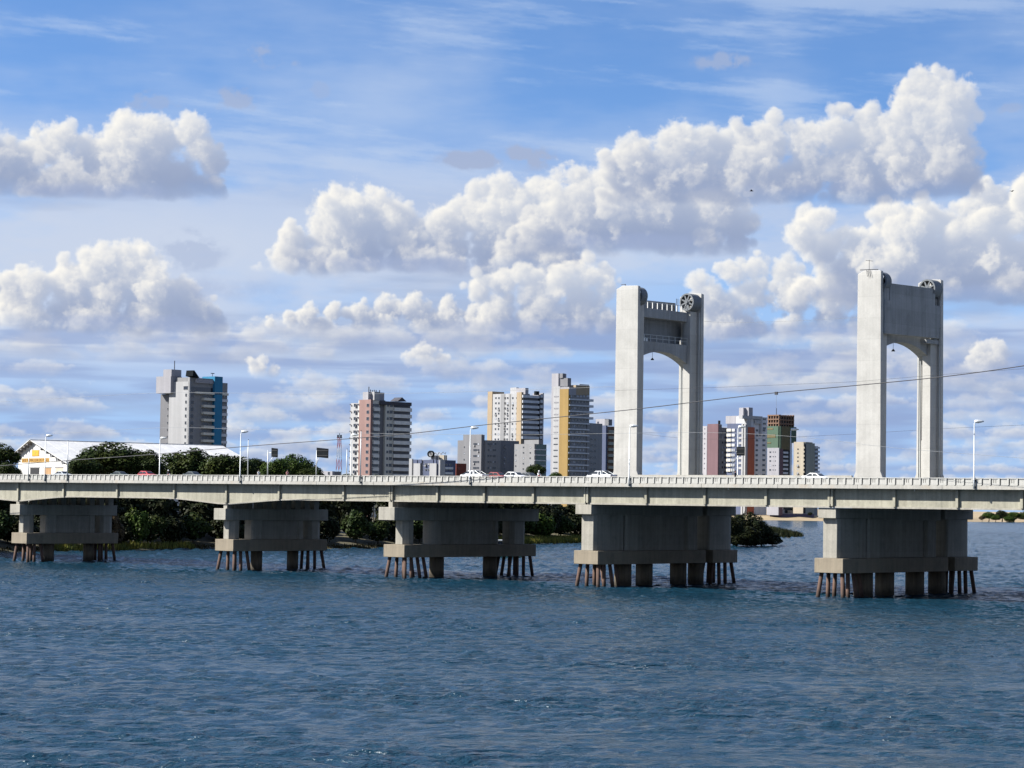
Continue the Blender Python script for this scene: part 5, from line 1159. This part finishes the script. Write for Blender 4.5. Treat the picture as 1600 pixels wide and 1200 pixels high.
# ------------------------------------------------------------------ street lamps, signs, poles
def lamp(px,pytop,label,Y,head='r',base=None,dark=False):
    p=at_y(px,744,Y); X=p.x; zt=at_y(px,pytop,Y).z; z0=15.5 if Y<0 else 16.1
    if base: z0=base
    near=Y<0
    t=thing('street_lamp',label,'street lamp',(X,Y,z0),0,'street lamps along the bridge'); h=zt-z0
    bm=NB(); tube(bm,[(0,0,0),(0,0,1.3),(0,0,1.35),(0,0,h-.25)],[.13,.12,.095,.075],10); obj('pole',bm,GALV,t)
    s_=1 
    bm=NB(); tube(bm,[(0,0,h-.3),(.05*s_,.15,h-.1),(.25*s_,.5,h)],.05,8); obj('arm',bm,GALV,t)
    bm=NB(); prof_=[(-.42,.05),(-.35,.20),(.05,.26),(.45,.16),(.75,.07)]
    tube(bm,[(a+.25*s_,.45+a*.5,h+.02) for a,_ in prof_],[b_ for _,b_ in prof_],10)
    lh=obj('lamp_head',bm,GALV,t)
    bm=NB(); tube(bm,[(.0,.32,h-.02),(.0,.32,h-.20)],[.2,.10],10); obj('lamp_glass',bm,LAMPW,lh)
    if near:
        bm=NB(); box(bm,-.16,.16,-.02,.14,.1,.35); box(bm,-.16,.16,-.02,.14,1.0,1.25); obj('pole_bracket',bm,SIGNB,t)
    return t
NEARY=-2.32
lamp(70,680.5,'street lamp on the near railing in front of the white warehouse gable',NEARY)
lamp(375,674.5,'street lamp on the near railing at the right end of the white warehouse roof',NEARY)
lamp(734,668.5,'street lamp on the near railing in front of the dark grey block',NEARY)
lamp(983,665.5,'street lamp on the near railing in front of the left lift tower leg',NEARY)
lamp(1522,658.5,'street lamp on the near railing right of both lift towers',NEARY)
lamp(249,684.5,'street lamp on the far side, rising between the two big dark trees',23.8)
lamp(548,679.5,'street lamp on the far side at the left edge of the pink tower',24.)
lamp(1152.5,667.,'street lamp on the far side in front of the white framed tower',37.6)
lamp(1235,671.,'street lamp on the far side in front of the construction tower',37.6)
def pole(px,pytop,label,Y):
    X=at_y(px,744,Y).x; z0=15.5 if Y<0 else 16.1; h=at_y(px,pytop,Y).z-z0
    t=thing('utility_pole',label,'pole',(X,Y,z0),0); bm=NB(); tube(bm,[(0,0,0),(0,0,h)],[.11,.07],9); obj('shaft',bm,GALV,t)
    bm=NB(); tube(bm,[(0,0,h),(0,0,h+.12)],[.09,.05],8); obj('cap',bm,SIGNB,t)
    if Y<0: bm=NB(); box(bm,-.15,.15,-.02,.14,.2,.4); box(bm,-.15,.15,-.02,.14,1.,1.2); obj('bracket',bm,SIGNB,t)
pole(105,689.,'plain thin pole in front of the white warehouse roof',NEARY); pole(387,687.5,'plain thin pole just right of the lamp at the roof end',22.); pole(563,673.5,'plain thin pole in front of the pink strip of the pink tower',NEARY); pole(44.5,705,'short thin pole in front of the yellow banner',NEARY); pole(541.5,702.,'short dark-topped pole left of the pink tower',24.)
def sign(px,x0,x1,y0,y1,label,Y,skew=0.):
    X=at_y(px,744,Y).x; z0=16.1; P0=at_y(px,y1,Y); zz0,zz1=at_y(x1,y1,Y).z-z0,at_y(x1,y0,Y).z-z0; a,b_=at_y(x0,y0,Y).x-X,at_y(x1,y0,Y).x-X
    t=thing('road_sign',label,'road sign',(X,Y,z0),0); h=zz1-.3
    bm=NB(); tube(bm,[(0,0,-.1),(0,0,h)],[.11,.08],10); obj('post',bm,GALV,t)
    bm=NB(); tube(bm,[(0,.05,h-.5),(a+.3,.05,h-.5)],.06,8); tube(bm,[(0,0,zz0-1.2),(a+.5,.05,zz0+.1)],.06,8); obj('arm',bm,GALV,t)
    bm=NB(); extrude_xz(bm,[(a,zz0+skew),(b_,zz0-skew*.5),(b_,zz1-skew*.5),(a,zz1+skew)],-.06,-.0); bd=obj('board',bm,SIGNB,t,bevel=.01)
    bm=NB()
    for f in (.25,.75): z_=zz0+(zz1-zz0)*f; box(bm,a+.1,b_-.1,-.14,-.062,z_-.06,z_+.06)
    obj('stiffener_bar',bm,DARK,bd); return t
sign(418,424.5,434.5,700.5,714.5,'square black road sign back on an arm, left of the tall rounded tree',10.,.1)
sign(494,495,513.5,700.5,715.5,'wide black road sign back on an arm, right of the tall rounded tree',10.,.15)
sign(1145,1151,1164,698.,712.,'square black road sign back in front of the white framed tower',30.,.0)

# ------------------------------------------------------------------ overhead cables across the river
def cable(pts,label,Y,rad=.075,m=CABLE):
    P_=[at_y(x,y,Y(x) if callable(Y) else Y) for x,y in pts]; o_=P_[len(P_)//2]
    c=[];n=len(P_)
    for i in range(n-1):
        a,b_=P_[max(i-1,0)],P_[i]; c2_,d_=P_[i+1],P_[min(i+2,n-1)]
        for k in range(6):
            s_=k/6; c.append(.5*((2*b_)+(c2_-a)*s_+(2*a-5*b_+4*c2_-d_)*s_*s_+(3*b_-a-3*c2_+d_)*s_**3))
    c.append(P_[-1]); bm=NB(); tube(bm,[p-o_ for p in c],rad,5); o=obj('overhead_cable',bm,m); o.location=o_; tag(o,label,'cable','cables strung along the bridge'); return o
CLT=mat('pale cable',(.20,.21,.22),.5,.05)
cable([(-400,752),(-100,735),(100,720),(240,710),(390,697),(545,685.5),(640,677.5),(760,663.5),(905,648.5),(1000,638.5),(1100,626.5),(1213,613.5),(1340,602.),(1475,588.5),(1600,571.5),(1800,540),(2100,480)],'thick black cable rising from left to right in front of both lift towers',-9.,.062)
cable([(-200,690),(100,677),(250,668.5),(360,670),(545,676),(640,678),(800,679.5),(940,677.5),(1110,676),(1250,683),(1400,700),(1600,716)],'thin pale cable crossing low in front of the middle towers',-6.,.020,CLT)
cable([(-200,640),(100,622),(248,614),(354,614.),(500,616),(700,613),(960,604)],'thin pale cable crossing the upper floors of the tower with the blue strip',31.,.022,CLT)
cable([(960,610),(1100,606),(1250,600),(1340,596),(1475,585),(1600,576),(1800,560)],'thin cable crossing the legs of both lift towers just above the thick one',-7.,.018)
cable([(990,676),(1030,681),(1075,685),(1150,686),(1300,680),(1470,670),(1600,664),(1800,655)],'thin sagging cable between the legs of the left lift tower',33.,.018)
cable([(1340,496),(1250,501),(1150,504),(1100,502)],'short faint cable between the upper parts of the two lift towers',26.,.016,CLT)
p=at_y(1213,613.5,-9.); t=thing('cable_marker','small dark marker hanging on the thick cable left of the right tower','marker',p); 
bm=NB(); box(bm,-.22,.22,-.1,.1,-.3,.12); obj('clamp',bm,CABLE,t); bm=NB(); tube(bm,[(0,0,-.3),(.02,0,-2.2)],.02,5); obj('hanging_wire',bm,CLT,t)
# two birds
def bird(px,py,D,label,rz):
    p=at_d(px,py,D); t=thing('bird',label,'bird',p,rz)
    bm=NB(); tube(bm,[(-.35,0,0),(-.15,0,.02),(.1,0,.03),(.28,0,.02),(.38,0,0)],[.02,.08,.10,.06,.02],8); obj('body',bm,CABLE,t)
    for s_ in (-1,1):
        bm=NB(); v=[bm.verts.new(c) for c in ((-.12,s_*.05,.04),(.14,s_*.05,.06),(.10,s_*.45,.20),(-.05,s_*.85,.12),(-.16,s_*.4,.16))]; f=bm.faces.new(v); q_=bmesh.ops.extrude_face_region(bm,geom=[f]); bmesh.ops.translate(bm,verts=[g for g in q_['geom'] if isinstance(g,bmesh.types.BMVert)],vec=(0,0,.02)); obj('wing',bm,CABLE,t)
bird(1174,298.5,420,'small dark bird flying left of the tall cloud top',.6); bird(1581,299,520,'tiny dark bird flying near the right picture edge',1.2)
